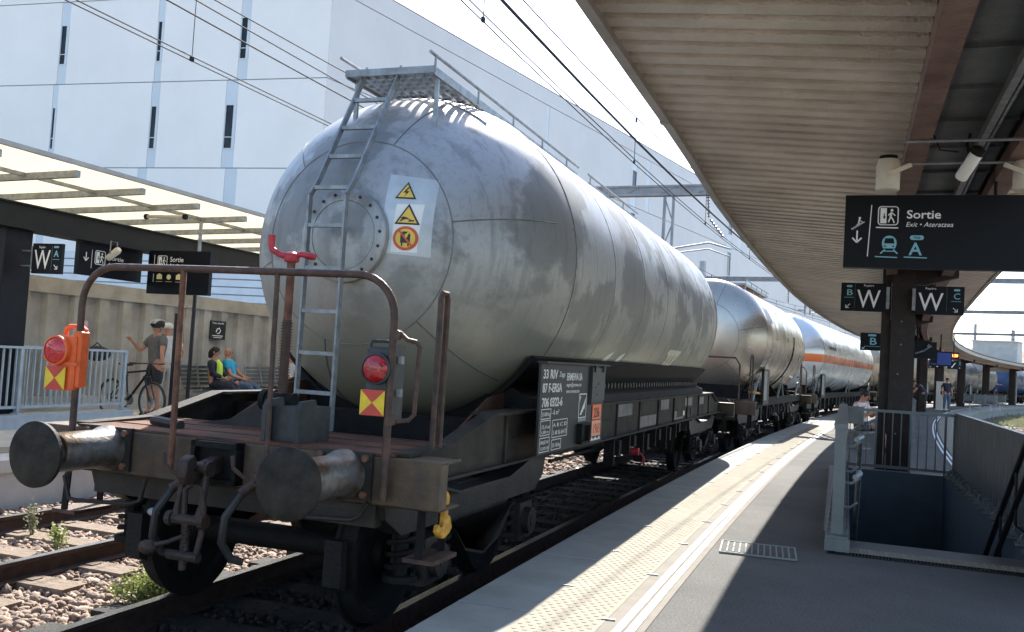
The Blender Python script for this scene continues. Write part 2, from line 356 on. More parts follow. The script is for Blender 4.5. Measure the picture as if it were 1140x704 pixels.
def slab(mb, l0, l1, z0, z1, s0, s1, st=1.0): return sweep(mb, [(l0, z0), (l1, z0), (l1, z1), (l0, z1)], svals(s0, s1, st))

# ================================================================== THE SETTING
def struct(o, label=None): return tag(o, label, kind='structure')
# ground: one sheet reaching the horizon, open only where the stairwell goes down
g = MB(); GZ = -.2; B_ = 1500
for x0, x1, y0, y1 in ((-B_, 0, -B_, B_), (0, 1.9, -B_, 8.4), (0, 1.9, 15.2, B_), (1.9, B_, -B_, B_)):
    g.add([(x0,y0,GZ),(x1,y0,GZ),(x1,y1,GZ),(x0,y1,GZ)], [(0,1,2,3)])
struct(g.build('ground', 'ballast'))

def track(lat, s0, s1, name_label, sl0, sl1, group='railway tracks through the station', smat='sleeper'):
    r = empty('railway_track', (0,0,0), 0, name_label, 'railway track', group)
    hp = [(-.035,0),(.035,0),(.036,-.03),(.012,-.045),(.01,-.13),(.07,-.15),(.07,-.165),(-.07,-.165),(-.07,-.15),(-.01,-.13),(-.012,-.045),(-.036,-.03)]
    for d in (-.753, .753):
        m = MB(); n = len(hp); ss = svals(s0, s1, 1.0)
        sweep(m, [(lat+d+a, b) for a, b in hp], ss)
        m.mi = [1 if (i < (len(ss)-1)*n and i % n == 0) else 0 for i in range(len(m.f))]
        m.build('rail', ['rail_side', 'rail_top'], r)
    s = sl0; proto = None
    while s < sl1:
        x, y = C(lat, s)
        if proto is None:
            m = MB(); m.box((0,0,-.212), (2.55,.25,.14)); 
            for d in (-.753,.753):
                for e in (-.11,.11): m.box((d+e,0,-.15), (.07,.1,.035))
            proto = m.build('sleeper', smat, r); o = proto
        else: o = proto.copy(); COL.objects.link(o); o.parent = r
        o.location = (x, y, random.uniform(-.006,.004)); o.rotation_euler = (0,0,-HD(s)+random.uniform(-.01,.01)); s += .6
    return r
TX = -3.593
track(TX, 1, 200, 'track under the tank train beside the platform', 4.2, 40, smat='shaded_sleeper')
track(-6.70, 2, 200, 'empty track between the train and the far platform, rusty rails', 3.9, 40)
track(5.9, 2, 200, 'track curving away on the right side of the platform', 45, 85)
track(9.6, 2, 200, 'outer track on the right, beyond the platform curve', 60, 100)

# ballast stones as real stones, thick where the camera stands close
def stones(n, l0, l1, s0, s1, size, zj=.02):
    t = (1+5**.5)/2
    iv = np.array([(-1,t,0),(1,t,0),(-1,-t,0),(1,-t,0),(0,-1,t),(0,1,t),(0,-1,-t),(0,1,-t),(t,0,-1),(t,0,1),(-t,0,-1),(-t,0,1)])/1.9
    iff = np.array([(0,11,5),(0,5,1),(0,1,7),(0,7,10),(0,10,11),(1,5,9),(5,11,4),(11,10,2),(10,7,6),(7,1,8),(3,9,4),(3,4,2),(3,2,6),(3,6,8),(3,8,9),(4,9,5),(2,4,11),(6,2,10),(8,6,7),(9,8,1)])
    lat = rng.uniform(l0, l1, n); s = rng.uniform(0, 1, n)**1.35*(s1-s0)+s0
    th = np.interp(s, _s, _th); X = np.interp(s, _s, _X)+lat*np.cos(th); Y = np.interp(s, _s, _Y)-lat*np.sin(th)
    V = iv[None]*rng.uniform(.62, 1.32, (n, 12, 1))*rng.uniform(.45, 1.4, (n, 1, 3))*(size*rng.uniform(.5, 1.25, (n, 1, 1)))
    a = rng.uniform(0, 6.28, n); b = rng.uniform(-.9, .9, n)
    ca, sa, cb, sb = np.cos(a)[:,None], np.sin(a)[:,None], np.cos(b)[:,None], np.sin(b)[:,None]
    x, y, z = V[...,0], V[...,1], V[...,2]; y, z = y*cb-z*sb, y*sb+z*cb; x, y = x*ca-y*sa, x*sa+y*ca
    P = np.stack([x+X[:,None], y+Y[:,None], z*.8+GZ+rng.uniform(0, zj*2, n)[:,None]], -1)
    return P.reshape(-1, 3), (iff[None]+np.arange(n)[:,None,None]*12).reshape(-1, 3)
def add_stones(nm, argl, mm, lab):
    SP = []; SF = []; k = 0
    for args in argl:
        P, F = stones(*args); SP.append(P); SF.append(F+k); k += len(P)
    me = bpy.data.meshes.new(nm); P = np.concatenate(SP); F = np.concatenate(SF)
    me.vertices.add(len(P)); me.vertices.foreach_set('co', P.ravel()); me.loops.add(F.size); me.loops.foreach_set('vertex_index', F.ravel())
    me.polygons.add(len(F)); me.polygons.foreach_set('loop_start', np.arange(len(F))*3); me.polygons.foreach_set('loop_total', np.full(len(F), 3)); me.update(); me.validate()
    me.materials.append(M(mm)); o = bpy.data.objects.new(nm, me); COL.objects.link(o); tag(o, lab, 'ballast', kind='stuff')
add_stones('ballast_stones', ((15000,-8.5,-4.35,4.2,13,.038,.010),(9000,-8.6,-4.4,11,30,.05),(2500,2.8,12,30,75,.08)), 'stone', 'brown and grey crushed stone ballast beside the empty rails')
add_stones('shaded_ballast', ((6500,-4.5,-2.1,4.5,16,.036),(5000,-4.5,-2.1,11,30,.05)), 'shaded_stone', 'crushed stone ballast under the tank train, coloured dark for its shade')  # shade below the wagons put into the stone colour
m = MB(); strip(m, -4.5, -2.0, GZ+.006, 2, 140); struct(m.build('train_shade_strip', mat('shaded_bed', (.022,.02,.018), .9, 0, .5, 8, bump=.8)))  # dark strip that paints the train's shade on the ground

# ---- island platform on the right
PE, PR, PZ = -1.97, 2.6, .4
m = MB()
H0, H1 = .12, 1.5          # stairwell, lateral limits
def deckpiece(l0, l1, s0, s1, st=1.0): slab(m, l0, l1, -.3, PZ, s0, s1, st)
deckpiece(-1.55, PR-.42, -8, 7.86); deckpiece(-1.55, H0-.17, 7.86, 15.05); deckpiece(H1+.06, PR-.42, 7.86, 15.05); deckpiece(-1.55, PR-.42, 15.05, 130)
struct(m.build('platform', 'asphalt_light'))
m = MB(); slab(m, PE, -1.55, .22, PZ+.004, -8, 130); slab(m, PE+.08, -1.60, -.3, .22, -8, 130); slab(m, PR-.42, PR, .22, PZ+.004, -8, 130); slab(m, PR-.4, PR-.08, -.3, .22, -8, 130)
struct(m.build('platform_edge', 'coping'))
m = MB()
for s in svals(-4.2, 40, 1.5):   # open joints between the edge slabs
    sweep(m, [(PE-.001, PZ+.0065), (-1.55, PZ+.0065)], [s, s+.012], closed=False)
struct(m.build('edge_joints', 'joint'))
def tactile(l0, l1, s0, s1, z, bumps1):
    m = MB(); slab(m, l0, l1, z-.02, z+.006, s0, s1)
    dl = .058; n = int((l1-l0-.05)/dl); vs = []; fs = []
    s = s0+.03; row = 0
    while s < bumps1:
        for i in range(n+1):
            lat = l0+.035+i*dl+(dl/2 if row % 2 else 0)
            if lat > l1-.02: continue
            x, y = C(lat, s); k = len(vs); q = 6
            for rr, zz in ((.0155, 0), (.011, .0032)):
                vs += [(x+rr*math.cos(6.283*j/q), y+rr*math.sin(6.283*j/q), z+.0055+zz) for j in range(q)]
            fs += [(k+j, k+(j+1) % q, k+q+(j+1) % q, k+q+j) for j in range(q)]+[tuple(k+q+j for j in range(q))]
        s += dl*.86; row += 1
    m.add(vs, fs); return m
struct(tactile(-1.55, -1.13, -8, 120, PZ, 26).build('tactile_strip', 'tactile'))
struct(tactile(1.75, 2.18, 8, 120, PZ, 9).build('tactile_strip', 'tactile'))
m = MB(); strip(m, -1.13, -.90, PZ+.004, -8, 120); struct(m.build('smooth_band', 'smooth_band'))
m = MB(); strip(m, -1.052, -1.008, PZ+.009, -8, 120); strip(m, -.988, -.944, PZ+.009, -8, 120); strip(m, 1.58, 1.62, PZ+.009, 16, 120); strip(m, 1.66, 1.70, PZ+.009, 16, 120)
struct(m.build('painted_lines', 'white_line'))
# small expansion staples across the tactile strip
m = MB(); q = 0
for s in svals(4.4, 24, .62):
    for lat in ((-1.56, -1.15)[q % 2],): 
        x, y = C(lat, s); m.box((x+.03, y, PZ+.010), (.075, .010, .007), Matrix.Rotation(.15, 3, 'Z'))
    q += 1
struct(m.build('expansion_marks', 'galv'))

# ---- stairwell down to the subway
m = MB(); x0, x1, y0, y1 = H0+.02, H1, 8.6, 14.9
m.bx(x0-.2, x0, y0, y1+.2, -3.2, PZ+.06); m.bx(x0, x1+.12, y1, y1+.2, -3.2, PZ+.06); m.bx(x1, x1+.12, y0-.7, y1, -3.2, PZ+.06)
m.bx(x0-.2, x1+.12, y0, y1+.2, -3.4, -3.2)
struct(m.build('stairwell_walls', 'stair_wall'))
m = MB()
for i in range(17):
    m.bx(x0, x1, y0+.28*i, y0+.28*(i+1), -3.2, PZ-.165*(i+1))
struct(m.build('stairs', 'tile'))
m = MB(); m.bx(x0-.05, x1+.8, 8.22, 8.6, -.3, PZ+.004)
struct(m.build('stair_landing_tiles', 'tile'))
m = MB(); m.bx(-.03, 2.4, 8.0, 8.22, -.3, PZ+.006)
for i in range(33):
    for j in range(3): m.lathe([(.017,0),(.011,.006)], (.16+i*.065, 8.045+j*.06, PZ+.006), 'z', 8)
struct(m.build('tactile_strip', 'tactile'))
o = MB()
o.bx(-.03, 2.4, 7.86, 7.88, .2, PZ+.004); o.bx(-.03, 2.4, 7.98, 8.0, .2, PZ+.004)
for i in range(96): o.bx(-.02+i*.025, -.008+i*.025, 7.88, 7.98, .3, PZ+.003)
tag(o.build('drain_grate', 'black_steel'), 'long slotted steel drain across the foot of the stairwell opening', 'drain grate')
m = MB(); m.bx(-.03, 2.4, 7.88, 7.98, -.3, .22); struct(m.build('drain_channel', 'black_paint'))
# service grate in the platform
gr = empty('drain_cover', (-.53, 7.6, PZ+.004), R(4), 'rectangular patterned metal cover in the platform, half in the sun', 'drain cover')
m = MB(); m.box((0,0,.003), (.56,.5,.006)); m.build('plate', 'asphalt_light', gr)
m = MB()
for x in (-.28,.28): m.box((x,0,.006), (.014,.5,.012))
for y in (-.25,.25): m.box((0,y,.006), (.56,.014,.012))
for i in range(11):
    m.box((-.23+i*.046,.11,.008), (.012,.2,.01)); m.box((-.23+i*.046,-.11,.008), (.012,.2,.01))
m.build('ribs', 'coping', gr)

# ---- railings round the stairwell
rl = empty('stair_railing', (.045, 8.1, PZ), R(-.5), 'grey steel railing with bolted base beam along the left of the stairwell', 'railing', 'railings round the stairwell')
m = MB(); m.bx(-.09,.10,-.12,6.9,0,.1); m.bx(-.075,.085,-.1,6.9,.1,.12)
for i in range(22):
    for sx in (-1, 1): m.cyl((.0+sx*.072+.005, .05+i*.32, .1), (.0+sx*.072+.005, .05+i*.32, .16), .012, n=6)
m.build('base_beam', 'rail_grey', rl)
for i in range(9):
    m = MB(); y = .02+i*.83; m.bx(-.045,.045,y,y+.012,.12,.97); m.bx(-.045,.045,y+.05,y+.062,.12,.97); m.bx(-.03,.03,y+.012,y+.05,.12,.97)
    m.build('post', 'rail_grey', rl)
m = MB(); m.bx(-.055,.055,-.01,6.75,.97,1.01); m.build('top_rail', 'rail_grey', rl)
m = MB()
for i in range(46):
    y = .15+i*.144
    if abs((y-.05)/.83-round((y-.05)/.83)) > .09: m.bx(-.006,.006,y,y+.035,.14,.97)
m.build('infill_bars', 'rail_grey', rl)
m = MB()
for z0 in (.92, .62): m.tube([(.12,-.1,z0-.02),(.16,.02,z0),(.16,.5,z0-.03),(.16,5.5,z0-2.95)], .021, 10)
for y, z in ((.1,.9),(.1,.6),(.9,.62),(.9,.3)): m.tube([(.0,y,z-.06),(.1,y,z-.07),(.16,y,z-.02)], .012, 6)
m.build('handrail', 'galv', rl)
rb = empty('stair_railing', (0, 0, 0), 0, 'grey steel railing with vertical bars across the back of the stairwell', 'railing', 'railings round the stairwell')
m = MB(); m.bx(.13,1.66,14.93,14.98,1.32,1.36); m.build('top_rail', 'rail_grey', rb)
m = MB(); m.bx(.13,1.66,14.935,14.975,.5,.54); m.build('bottom_rail', 'rail_grey', rb)
for i in range(13):
    m = MB(); x = .2+i*.118; wd = .03 if i % 4 == 3 else .014; m.bx(x,x+wd,14.93,14.98,.46 if i%4==3 else .54,1.32); m.build('bar', 'rail_grey', rb)
rr = empty('stair_railing', (0,0,0), 0, 'grey railing of close flat bars along the right of the stairwell', 'railing', 'railings round the stairwell')
m = MB(); m.bar((1.6,7.2,1.36),(1.66,14.95,1.36),.06,.04); m.build('top_rail', 'rail_grey', rr)
for i in range(20):
    m = MB(); y = 7.3+i*.39; x = 1.6+(y-7.2)*.0077; m.bx(x-.02,x+.02,y,y+.345,.5,1.34); m.build('flat_bar', 'rail_grey', rr)
m = MB(); m.bar((1.58,7.2,.5),(1.64,14.95,.5),.03,.05); m.build('bottom_rail', 'rail_grey', rr)
for i in range(20):
    m = MB(); y = 7.4+i*.39; x = 1.53+(y-7.2)*.0077
    m.box((x,y,.475), (.16,.10,.02)); m.cyl((x-.03,y,.5),(x-.03,y+.035,.5),.028,n=12); m.tube([(x-.04,y+.03,.48),(x-.01,y+.03,.56),(x+.06,y+.03,.57)],.011,6)
    m.build('bracket', 'rail_grey', rr)
hr = empty('stair_handrail', (0,0,0), 0, 'pair of black handrails running down the right stair wall', 'handrail')
for z in (0, -.3):
    m = MB(); m.tube([(1.42,7.9,1.62+z),(1.42,8.2,1.43+z),(1.42,8.45,1.27+z),(1.42,10.3,.08+z),(1.42,12.5,-1.3+z)], .024, 10); m.build('rail', 'black_paint', hr)
for y in (8.7, 9.4, 10.1, 11.0):
    m = MB(); z = 1.27-.643*(y-8.45); m.tube([(1.5,y,z-.5),(1.43,y,z-.45),(1.42,y,z)], .013, 6); m.build('bracket', 'black_paint', hr)

# ---- platform canopy
def CZ(s): return float(np.interp(s, [-8,5,8.5,11.2,15.8,22.3,36,55,130], [4.0,3.93,3.90,3.77,3.69,3.62,3.63,3.72,3.74]))
cn = empty('station_canopy', (0,0,0), 0, 'long curving platform canopy with ribbed soffit and brown beams', 'canopy')
def corrug(l0, l1, z0, z1, s0, s1, pitch=.235):
    m = MB(); vs = []; ss = []
    s = s0
    while s < s1:
        p = pitch if s < 60 else pitch*2
        for t, d in ((0,0),(.58,0),(.63,.075),(.93,.075)): ss.append((s+p*t, d))
        s += p
    for s, d in ss:
        for lat, z in ((l0,z0),(l1,z1)):
            x, y = C(lat, s); vs.append((x, y, CZ(s)+z+d))
    n = len(ss); m.add(vs, [(2*i, 2*i+2, 2*i+3, 2*i+1) for i in range(n-1)]); return m
corrug(-1.49, .41, 0, -.16, -6, 118).build('soffit', 'soffit', cn, sharp=20)
corrug(1.34, 2.04, -.16, -.07, -6, 118).build('soffit', 'soffit', cn, sharp=20)
ss = svals(-6, 118, 1)
m = MB(); sweep(m, [(-1.54,.12),(-1.54,-.04),(-1.46,-.053),(-1.46,.12)], ss, zf=CZ); m.build('gutter_fascia', 'fascia', cn)
for s in svals(-5.2, 66, 6.5):
    m = MB(); sweep(m, [(-1.547,.13),(-1.547,-.048),(-1.452,-.062),(-1.452,.13)], [s, s+.09], zf=CZ); m.build('fascia_joint', 'fascia', cn)
m = MB(); sweep(m, [(2.10,.1),(2.10,-.09),(2.04,-.09),(2.04,.1)], ss, zf=CZ); m.build('gutter_fascia', 'fascia', cn)
m = MB(); sweep(m, [(-1.54,.14),(2.10,.14),(2.10,.18),(-1.54,.18)], ss, zf=CZ); m.build('roof_sheet', 'valley', cn)
for l in (.41, 1.18):
    m = MB(); sweep(m, [(l,-.16),(l,-.285),(l+.16,-.285),(l+.16,.0),(l+.13,.0),(l+.13,-.15)], ss, zf=CZ); m.build('beam', 'beam_brown', cn)
m = MB(); sweep(m, [(.57,-.08),(1.18,-.08),(1.18,-.05),(.57,-.05)], ss, zf=CZ)
for s in svals(-5.5, 60, .83): sweep(m, [(.57,-.08),(1.18,-.08),(1.18,-.11),(.57,-.11)], [s, s+.025], zf=CZ)
m.build('valley_sheet', 'valley', cn)
m = MB(); sweep(m, [(.94,-.13),(.99,-.13),(.99,-.2),(.94,-.2)], svals(-6,70,1), zf=CZ); sweep(m, [(1.01,-.16),(1.03,-.16),(1.03,-.185),(1.01,-.185)], svals(-6,70,1), zf=CZ)
m.build('cable_tray', 'galv', cn)
for s in (7.6, 8.35, 14, 20):
    m = MB(); x0_, y0_ = C(.39, s); x1_, y1_ = C(1.4, s); z = CZ(s)-.30; m.tube([(x0_,y0_,z),(x1_,y1_,z)], .012, 6); m.build('cross_rod', 'galv', cn)
# columns
cs = [-1.5, 15.5, 25.5, 37.5, 49, 59, 70, 81, 92, 103]
for i, s in enumerate(cs):
    x, y = C(.68, s); c = empty('canopy_column', (x, y, PZ), -HD(s), None, 'column', 'brown steel columns under the platform canopy')
    h = CZ(s)-.10-PZ; wv = .17
    m = MB(); m.bx(-wv,wv,-.18,-.15,0,h); m.bx(-wv,wv,.15,.18,0,h); m.bx(-.02,.02,-.15,.15,0,h); m.bx(-wv-.14,-wv-.01,-.05,.08,0,h); m.build('shaft', 'column_brown', c)
    m = MB(); m.bx(-.22,.22,-.22,.22,0,.03)
    m.build('base_plate', 'column_brown', c)
    m = MB(); m.prism([(-.22,h-.22),(-.15,h-.32),(.3,h-.32),(.75,h-.2),(.75,h),(-.22,h)], -.1, .1, 'y'); m.build('bracket', 'column_brown', c)
    if i == 1:
        m = MB(); 
        for z in (.6,1.5,1.95,2.3): m.lathe([(.012,0),(.012,.012)], (-.05+.03*(z > 1.7),-.19,z), 'y', 8)
        m.build('bolts', 'galv', c)
    c['label'] = ['dark brown steel column behind the camera end of the canopy', 'large dark brown steel column at the back railing of the stairwell',
      'second brown column down the platform, beside the small B sign', 'third brown column down the platform, by the blue screen', 'fourth brown column, just left of the standing person in blue jeans',
      'fifth brown column, behind the pale totem cabinet', 'brown column right of the totem cabinet near the far seats', 'thin far brown column on the curve of the platform', 'distant brown column before the blue tank wagon', 'most distant brown column under the canopy end'][i]

# canopy lamps
def canister(x, y, z, side, label):
    l = empty('canister_lamp', (x,y,z), 0, label, 'lamp', 'round canister lamps under the canopy')
    m = MB(); m.lathe([(.08,-.13),(.093,-.12),(.093,.08),(.08,.13)], (0,0,0), 'z', 24); m.build('housing', 'cream_lamp', l)
    m = MB(); m.lathe([(.07,.12),(.07,.16),(.03,.17)], (0,0,0), 'z', 20); m.build('cap', 'black_steel', l)
    m = MB(); m.bar((side*.02,-.096,0),(side*.17,-.08,.07),.02,.035); m.cyl((side*.02,-.106,0),(side*.02,-.09,0),.025,n=10); m.build('bracket', 'cream_lamp', l)
canister(.325, 8.2, 3.475, 1, 'cream canister lamp hanging left of the brown beam above the exit sign')
canister(1.36, 8.35, 3.50, -1, 'cream canister lamp at the right edge above the exit sign')
l = empty('spot_lamp', (.885, 7.8, 3.47), 0, 'white tubular spotlight hanging between the brown beams', 'lamp')
q = Matrix.Rotation(R(38), 4, 'X') @ Matrix.Rotation(R(24), 4, 'Y')
m = MB(); m.lathe([(.04,-.13),(.048,-.115),(.048,.11),(.04,.13)], (0,0,0), 'z', 20); m.xform(q); m.build('tube', 'white_lamp', l)
m = MB(); m.lathe([(.053,.1),(.053,.14),(.03,.155)], (0,0,0), 'z', 20); m.xform(q); m.build('end_cap', 'black_steel', l)
m = MB(); m.tube([(0,0,.05),(-.02,0,.16),(.0,0,.24)], .012, 6); m.tube([(-.08,0,.1),(-.2,.1,.14),(-.25,.1,.26)], .006, 6); m.build('cable', 'black_steel', l)

# ================================================================== SIGNS
def sign_root(name, x, y, z, w_, h_, label, rz=0, group=None, cat='sign', d=.06, m='sign_dark', panel='panel'):
    r = empty(name, (x, y, z), rz, label, cat, group)
    b = MB(); b.bx(0, w_, 0, d, 0, h_); b.build(panel, m, r); return r
def flatpoly(poly, m, parent, name, y=-.002, t=.002):
    b = MB(); b.prism(poly, y-t, y, 'y'); return b.build(name, m, parent)
def arrow(parent, cx, cz, s, ang, m='white_sign', name='arrow'):
    b = MB(); c, sn = math.cos(ang), math.sin(ang)
    def P(u, v): return (cx+u*c-v*sn, -.003, cz+u*sn+v*c)
    for a, q in (((0,s*.5),(0,-s*.45)), ((0,-s*.5),(-s*.36,-s*.1)), ((0,-s*.5),(s*.36,-s*.1))): b.bar(P(*a), P(*q), s*.12, .003, (0,1,0))
    b.build(name, m, parent)
def exit_icon(r, x, z, s, m='white_sign'):
    b = MB(); o_ = arc(x+s*.85, z+s*.85, s*.15, 0, 90, 3)+arc(x+s*.15, z+s*.85, s*.15, 90, 180, 3)+arc(x+s*.15, z+s*.15, s*.15, 180, 270, 3)+arc(x+s*.85, z+s*.15, s*.15, 270, 360, 3)
    b.tube([(u, -.003, v) for u, v in o_], s*.03, 4, closed=True)
    b.prism([(x+s*.1,z+s*.08),(x+s*.42,z+s*.08),(x+s*.42,z+s*.92),(x+s*.1,z+s*.92)], -.004, -.001, 'y')
    b.lathe([(s*.075,0),(s*.075,.003)], (x+s*.68,-.004,z+s*.8), 'y', 10)
    for p, q, wd in (((.66,.7),(.62,.42),.11),((.62,.44),(.52,.14),.07),((.64,.44),(.74,.3),.07),((.74,.3),(.82,.1),.06),((.64,.68),(.5,.52),.05),((.68,.68),(.86,.5),.05)):
        b.bar((x+s*p[0],-.003,z+s*p[1]), (x+s*q[0],-.003,z+s*q[1]), s*wd, .003, (0,1,0))
    b.build('exit_pictogram', m, r)
    b = MB(); b.prism([(x+s*.22,z+s*.45),(x+s*.30,z+s*.3),(x+s*.38,z+s*.45)], -.0065, -.0045, 'y'); b.bar((x+s*.3,-.0055,z+s*.62),(x+s*.3,-.0055,z+s*.44), s*.05,.002,(0,1,0)); b.build('door_arrow', 'sign_dark', r)
def train_icon(r, x, z, s, m='sign_cyan'):
    b = MB(); o_ = [(x+s*.2,z+s*.3),(x+s*.8,z+s*.3),(x+s*.86,z+s*.5)]+arc(x+s*.5, z+s*.62, s*.36, 0, 180, 8)+[(x+s*.14,z+s*.5)]
    b.prism(o_, -.004, -.001, 'y')
    for sx in (-1, 1): b.bar((x+s*(.5+sx*.2),-.003,z+s*.24),(x+s*(.5+sx*.42),-.003,z+s*.02), s*.07,.003,(0,1,0))
    b.bar((x+s*.25,-.003,z+s*.15),(x+s*.75,-.003,z+s*.15), s*.05,.003,(0,1,0)); b.build('train_pictogram', m, r)
    b = MB(); b.prism([(x+s*.24,z+s*.56),(x+s*.76,z+s*.56),(x+s*.7,z+s*.84),(x+s*.3,z+s*.84)], -.0065, -.0045, 'y')
    for sx in (-1, 1): b.lathe([(s*.045,0),(s*.045,.002)], (x+s*(.5+sx*.2),-.0065,z+s*.41), 'y', 8)
    b.build('window_mark', 'sign_dark', r)
def bar2(r, x0, z0, x1, z1, t, m='white_sign', name='rule'): b = MB(); b.bar((x0,-.003,z0),(x1,-.003,z1),t,.003,(0,1,0)); return b.build(name, m, r)
def pill(r, x, z, w_, h_, m): return flatpoly(arc(x+w_-h_/2, z+h_/2, h_/2, -90, 90, 6)+arc(x+h_/2, z+h_/2, h_/2, 90, 270, 6), m, r, 'pill')

# large hanging exit sign
sg = sign_root('exit_sign', .005, 9.0, 2.80, 1.95, .66, 'large dark hanging sign reading Sortie above the platform', R(0), None, 'sign', .12)
text('Sortie', .105, .52, .45, 0, 'white_sign', sg, bold=.0015, width=.28)
text('Exit • Ateratzea', .06, .515, .375, 0, 'white_sign', sg, shear=.25, width=.385)
exit_icon(sg, .285, .39, .165)
bar2(sg, .268, .365, .455, .362, .010); bar2(sg, .225, .57, .205, .10, .008)
arrow(sg, .11, .28, .11, 0)
b = MB()
for i in range(6): b.box((.07+i*.017, -.003, .352+i*.0115), (.02,.003,.012))
b.bar((.06,-.003,.345),(.17,-.003,.415),.007,.003,(0,1,0)); b.lathe([(.011,0),(.011,.003)], (.128,-.004,.45), 'y', 8)
b.bar((.126,-.003,.44),(.12,-.003,.405),.014,.003,(0,1,0)); b.bar((.12,-.003,.405),(.105,-.003,.385),.008,.003,(0,1,0)); b.bar((.12,-.003,.405),(.135,-.003,.39),.008,.003,(0,1,0)); b.bar((.126,-.003,.432),(.15,-.003,.415),.006,.003,(0,1,0))
b.build('stairs_pictogram', 'white_sign', sg)
train_icon(sg, .30, .125, .17); bar2(sg, .268, .10, .455, .095, .009, 'sign_cyan'); bar2(sg, .51, .10, .70, .095, .009, 'sign_cyan')
pill(sg, .555, .255, .115, .042, 'sign_cyan'); text('Voie', .038, .585, .264, -.005, 'sign_dark', sg, width=.055)
text('A', .16, .552, .12, 0, 'sign_cyan', sg, bold=.002, width=.11)
for x in (1.24, 1.85):
    b = MB(); b.tube([(x,.06,.66),(x,.06,.9)], .014, 8); b.build('hanger', 'black_steel', sg)

def repere(x, y, z, w_, h_, letter, voie, side, label, rz=0, group='platform marker signs', small=False):
    s = sign_root('marker_sign', x, y, z, w_, h_, label, rz, group, 'sign', .05)
    lx = .36*w_ if side == 'L' else .05*w_
    text(letter, h_*.92, lx, h_*.13, 0, 'white_sign', s, width=w_*.52)
    if not small: text('Repère', h_*.11, lx+.14*w_, h_*.88, 0, 'white_sign', s, width=w_*.22)
    vx = .06*w_ if side == 'L' else .72*w_
    bar2(s, w_*(.31 if side == 'L' else .64), h_*.95, w_*(.31 if side == 'L' else .64), h_*.12, .003, 'sign_grey')
    pill(s, vx+.06*w_, h_*.84, w_*.13, h_*.075, 'sign_cyan')
    text(voie, h_*.30, vx+.055*w_, h_*.56, 0, 'sign_cyan', s, width=w_*.13, bold=.001)
    bar2(s, vx+.01*w_, h_*.48, vx+.22*w_, h_*.48, .006, 'sign_cyan')
    arrow(s, vx+.10*w_, h_*.18, h_*.20, R(-45 if side == 'L' else 45))
    return s
s1 = repere(.0, 15.08, 2.82, .64, .43, 'W', 'B', 'L', 'dark square sign with large W and B, left of the big brown column')
s2 = repere(1.055, 15.08, 2.81, .655, .42, 'W', 'C', 'R', 'dark square sign with large W and C, right of the big brown column')
for s_, xx in ((s1, .645), (s2, -.05)):
    b = MB(); b.bx(xx, xx+.045, 0, .05, .05, .38); b.build('mount', 'galv', s_)
s3 = sign_root('marker_sign', .48, 24, 2.5, .55, .42, 'small dark sign with a B, half hidden behind the big brown column', R(0), 'platform marker signs', 'sign', .05)
pill(s3, .17, .34, .19, .05, 'sign_cyan'); text('B', .24, .20, .14, 0, 'sign_cyan', s3, width=.15, bold=.002); bar2(s3, .11, .10, .46, .10, .008, 'sign_cyan'); arrow(s3, .08, .06, .08, R(-45))
b = MB(); b.tube([(.48,.02,.42),(.48,.02,.95)], .02, 8); b.build('hanger', 'galv', s3)
s4 = sign_root('hanging_sign', 1.8, 26, 2.42, .55, .43, 'plain dark hanging box with a curved bracket right of the big column', 0, None, 'sign', .3)
b = MB(); b.tube([(.05,-.03,.12),(.25,-.05,.2),(.42,-.05,.33),(.36,-.05,.36),(.33,-.05,.3)], .022, 8); b.build('bracket', 'galv', s4)
b = MB(); b.tube([(.1,.15,.43),(.1,.15,.95)], .02, 8); b.build('hanger', 'black_steel', s4)
s5 = sign_root('screen', 2.72, 32, 2.36, .62, .46, 'blue platform screen hanging under the canopy', 0, None, 'screen', .2, 'sign_dark')
flatpoly([(.2,.04),(.6,.04),(.6,.42),(.2,.42)], 'sign_blue', s5, 'display'); bar2(s5, .02,.06,.18,.06,.04,'sign_blue','lit_line')
b = MB(); b.tube([(.3,.1,.46),(.3,.1,1.0)], .02, 8); b.build('hanger', 'black_steel', s5)
s6 = sign_root('clock_display', 3.44, 34, 2.66, .32, .21, 'small display with orange digits hanging right of the blue screen', 0, None, 'clock', .1, 'sign_dark')
text('11:30', .13, .045, .06, 0, 'led', s6, width=.22, bold=.003)
b = MB(); b.tube([(.16,.05,.21),(.16,.05,.8)], .015, 8); b.build('hanger', 'black_steel', s6)
repere(3.5, 42, 2.44, .55, .34, 'V', 'B', 'L', 'far dark V sign left of its column', 0, small=True)
repere(4.22, 42, 2.44, .55, .34, 'V', 'C', 'R', 'far dark V sign right of its column', 0, small=True)

# ================================================================== FAR PLATFORM ON THE LEFT
LZ = .35
m = MB(); m.bx(-13.6, -8.62, -6, 60, -.3, LZ); struct(m.build('far_platform', 'concrete'))
m = MB(); m.bx(-8.9, -8.5, -6, 60, .22, LZ+.005); m.bx(-8.8, -8.54, -6, 60, -.3, .22); struct(m.build('far_platform_edge', 'concrete'))
m = MB(); m.bx(-9.5, -9.05, -6, 60, LZ, LZ+.006); struct(m.build('far_tactile_strip', 'tactile'))
# grooved retaining wall
wl = empty('retaining_wall', (-13.28, 0, LZ), 0, 'grooved concrete wall with raised ribs behind the far platform', 'wall')
m = MB(); m.bx(-.4, -.06, -6, 62, 0, 2.36)
y = -5.8
while y < 61: m.prism([(-.06,y),(.03,y+.06),(.03,y+.30),(-.06,y+.36)], 0, 2.12, 'z'); y += .62
m.build('ribbed_face', 'wall_concrete', wl)
m = MB(); m.bx(-.45, .06, -6, 62, 2.12, 2.40); m.build('coping', 'wall_concrete', wl)
m = MB(); m.bx(-.06, .14, -6, 62, 0, .28); m.build('plinth', 'concrete', wl)
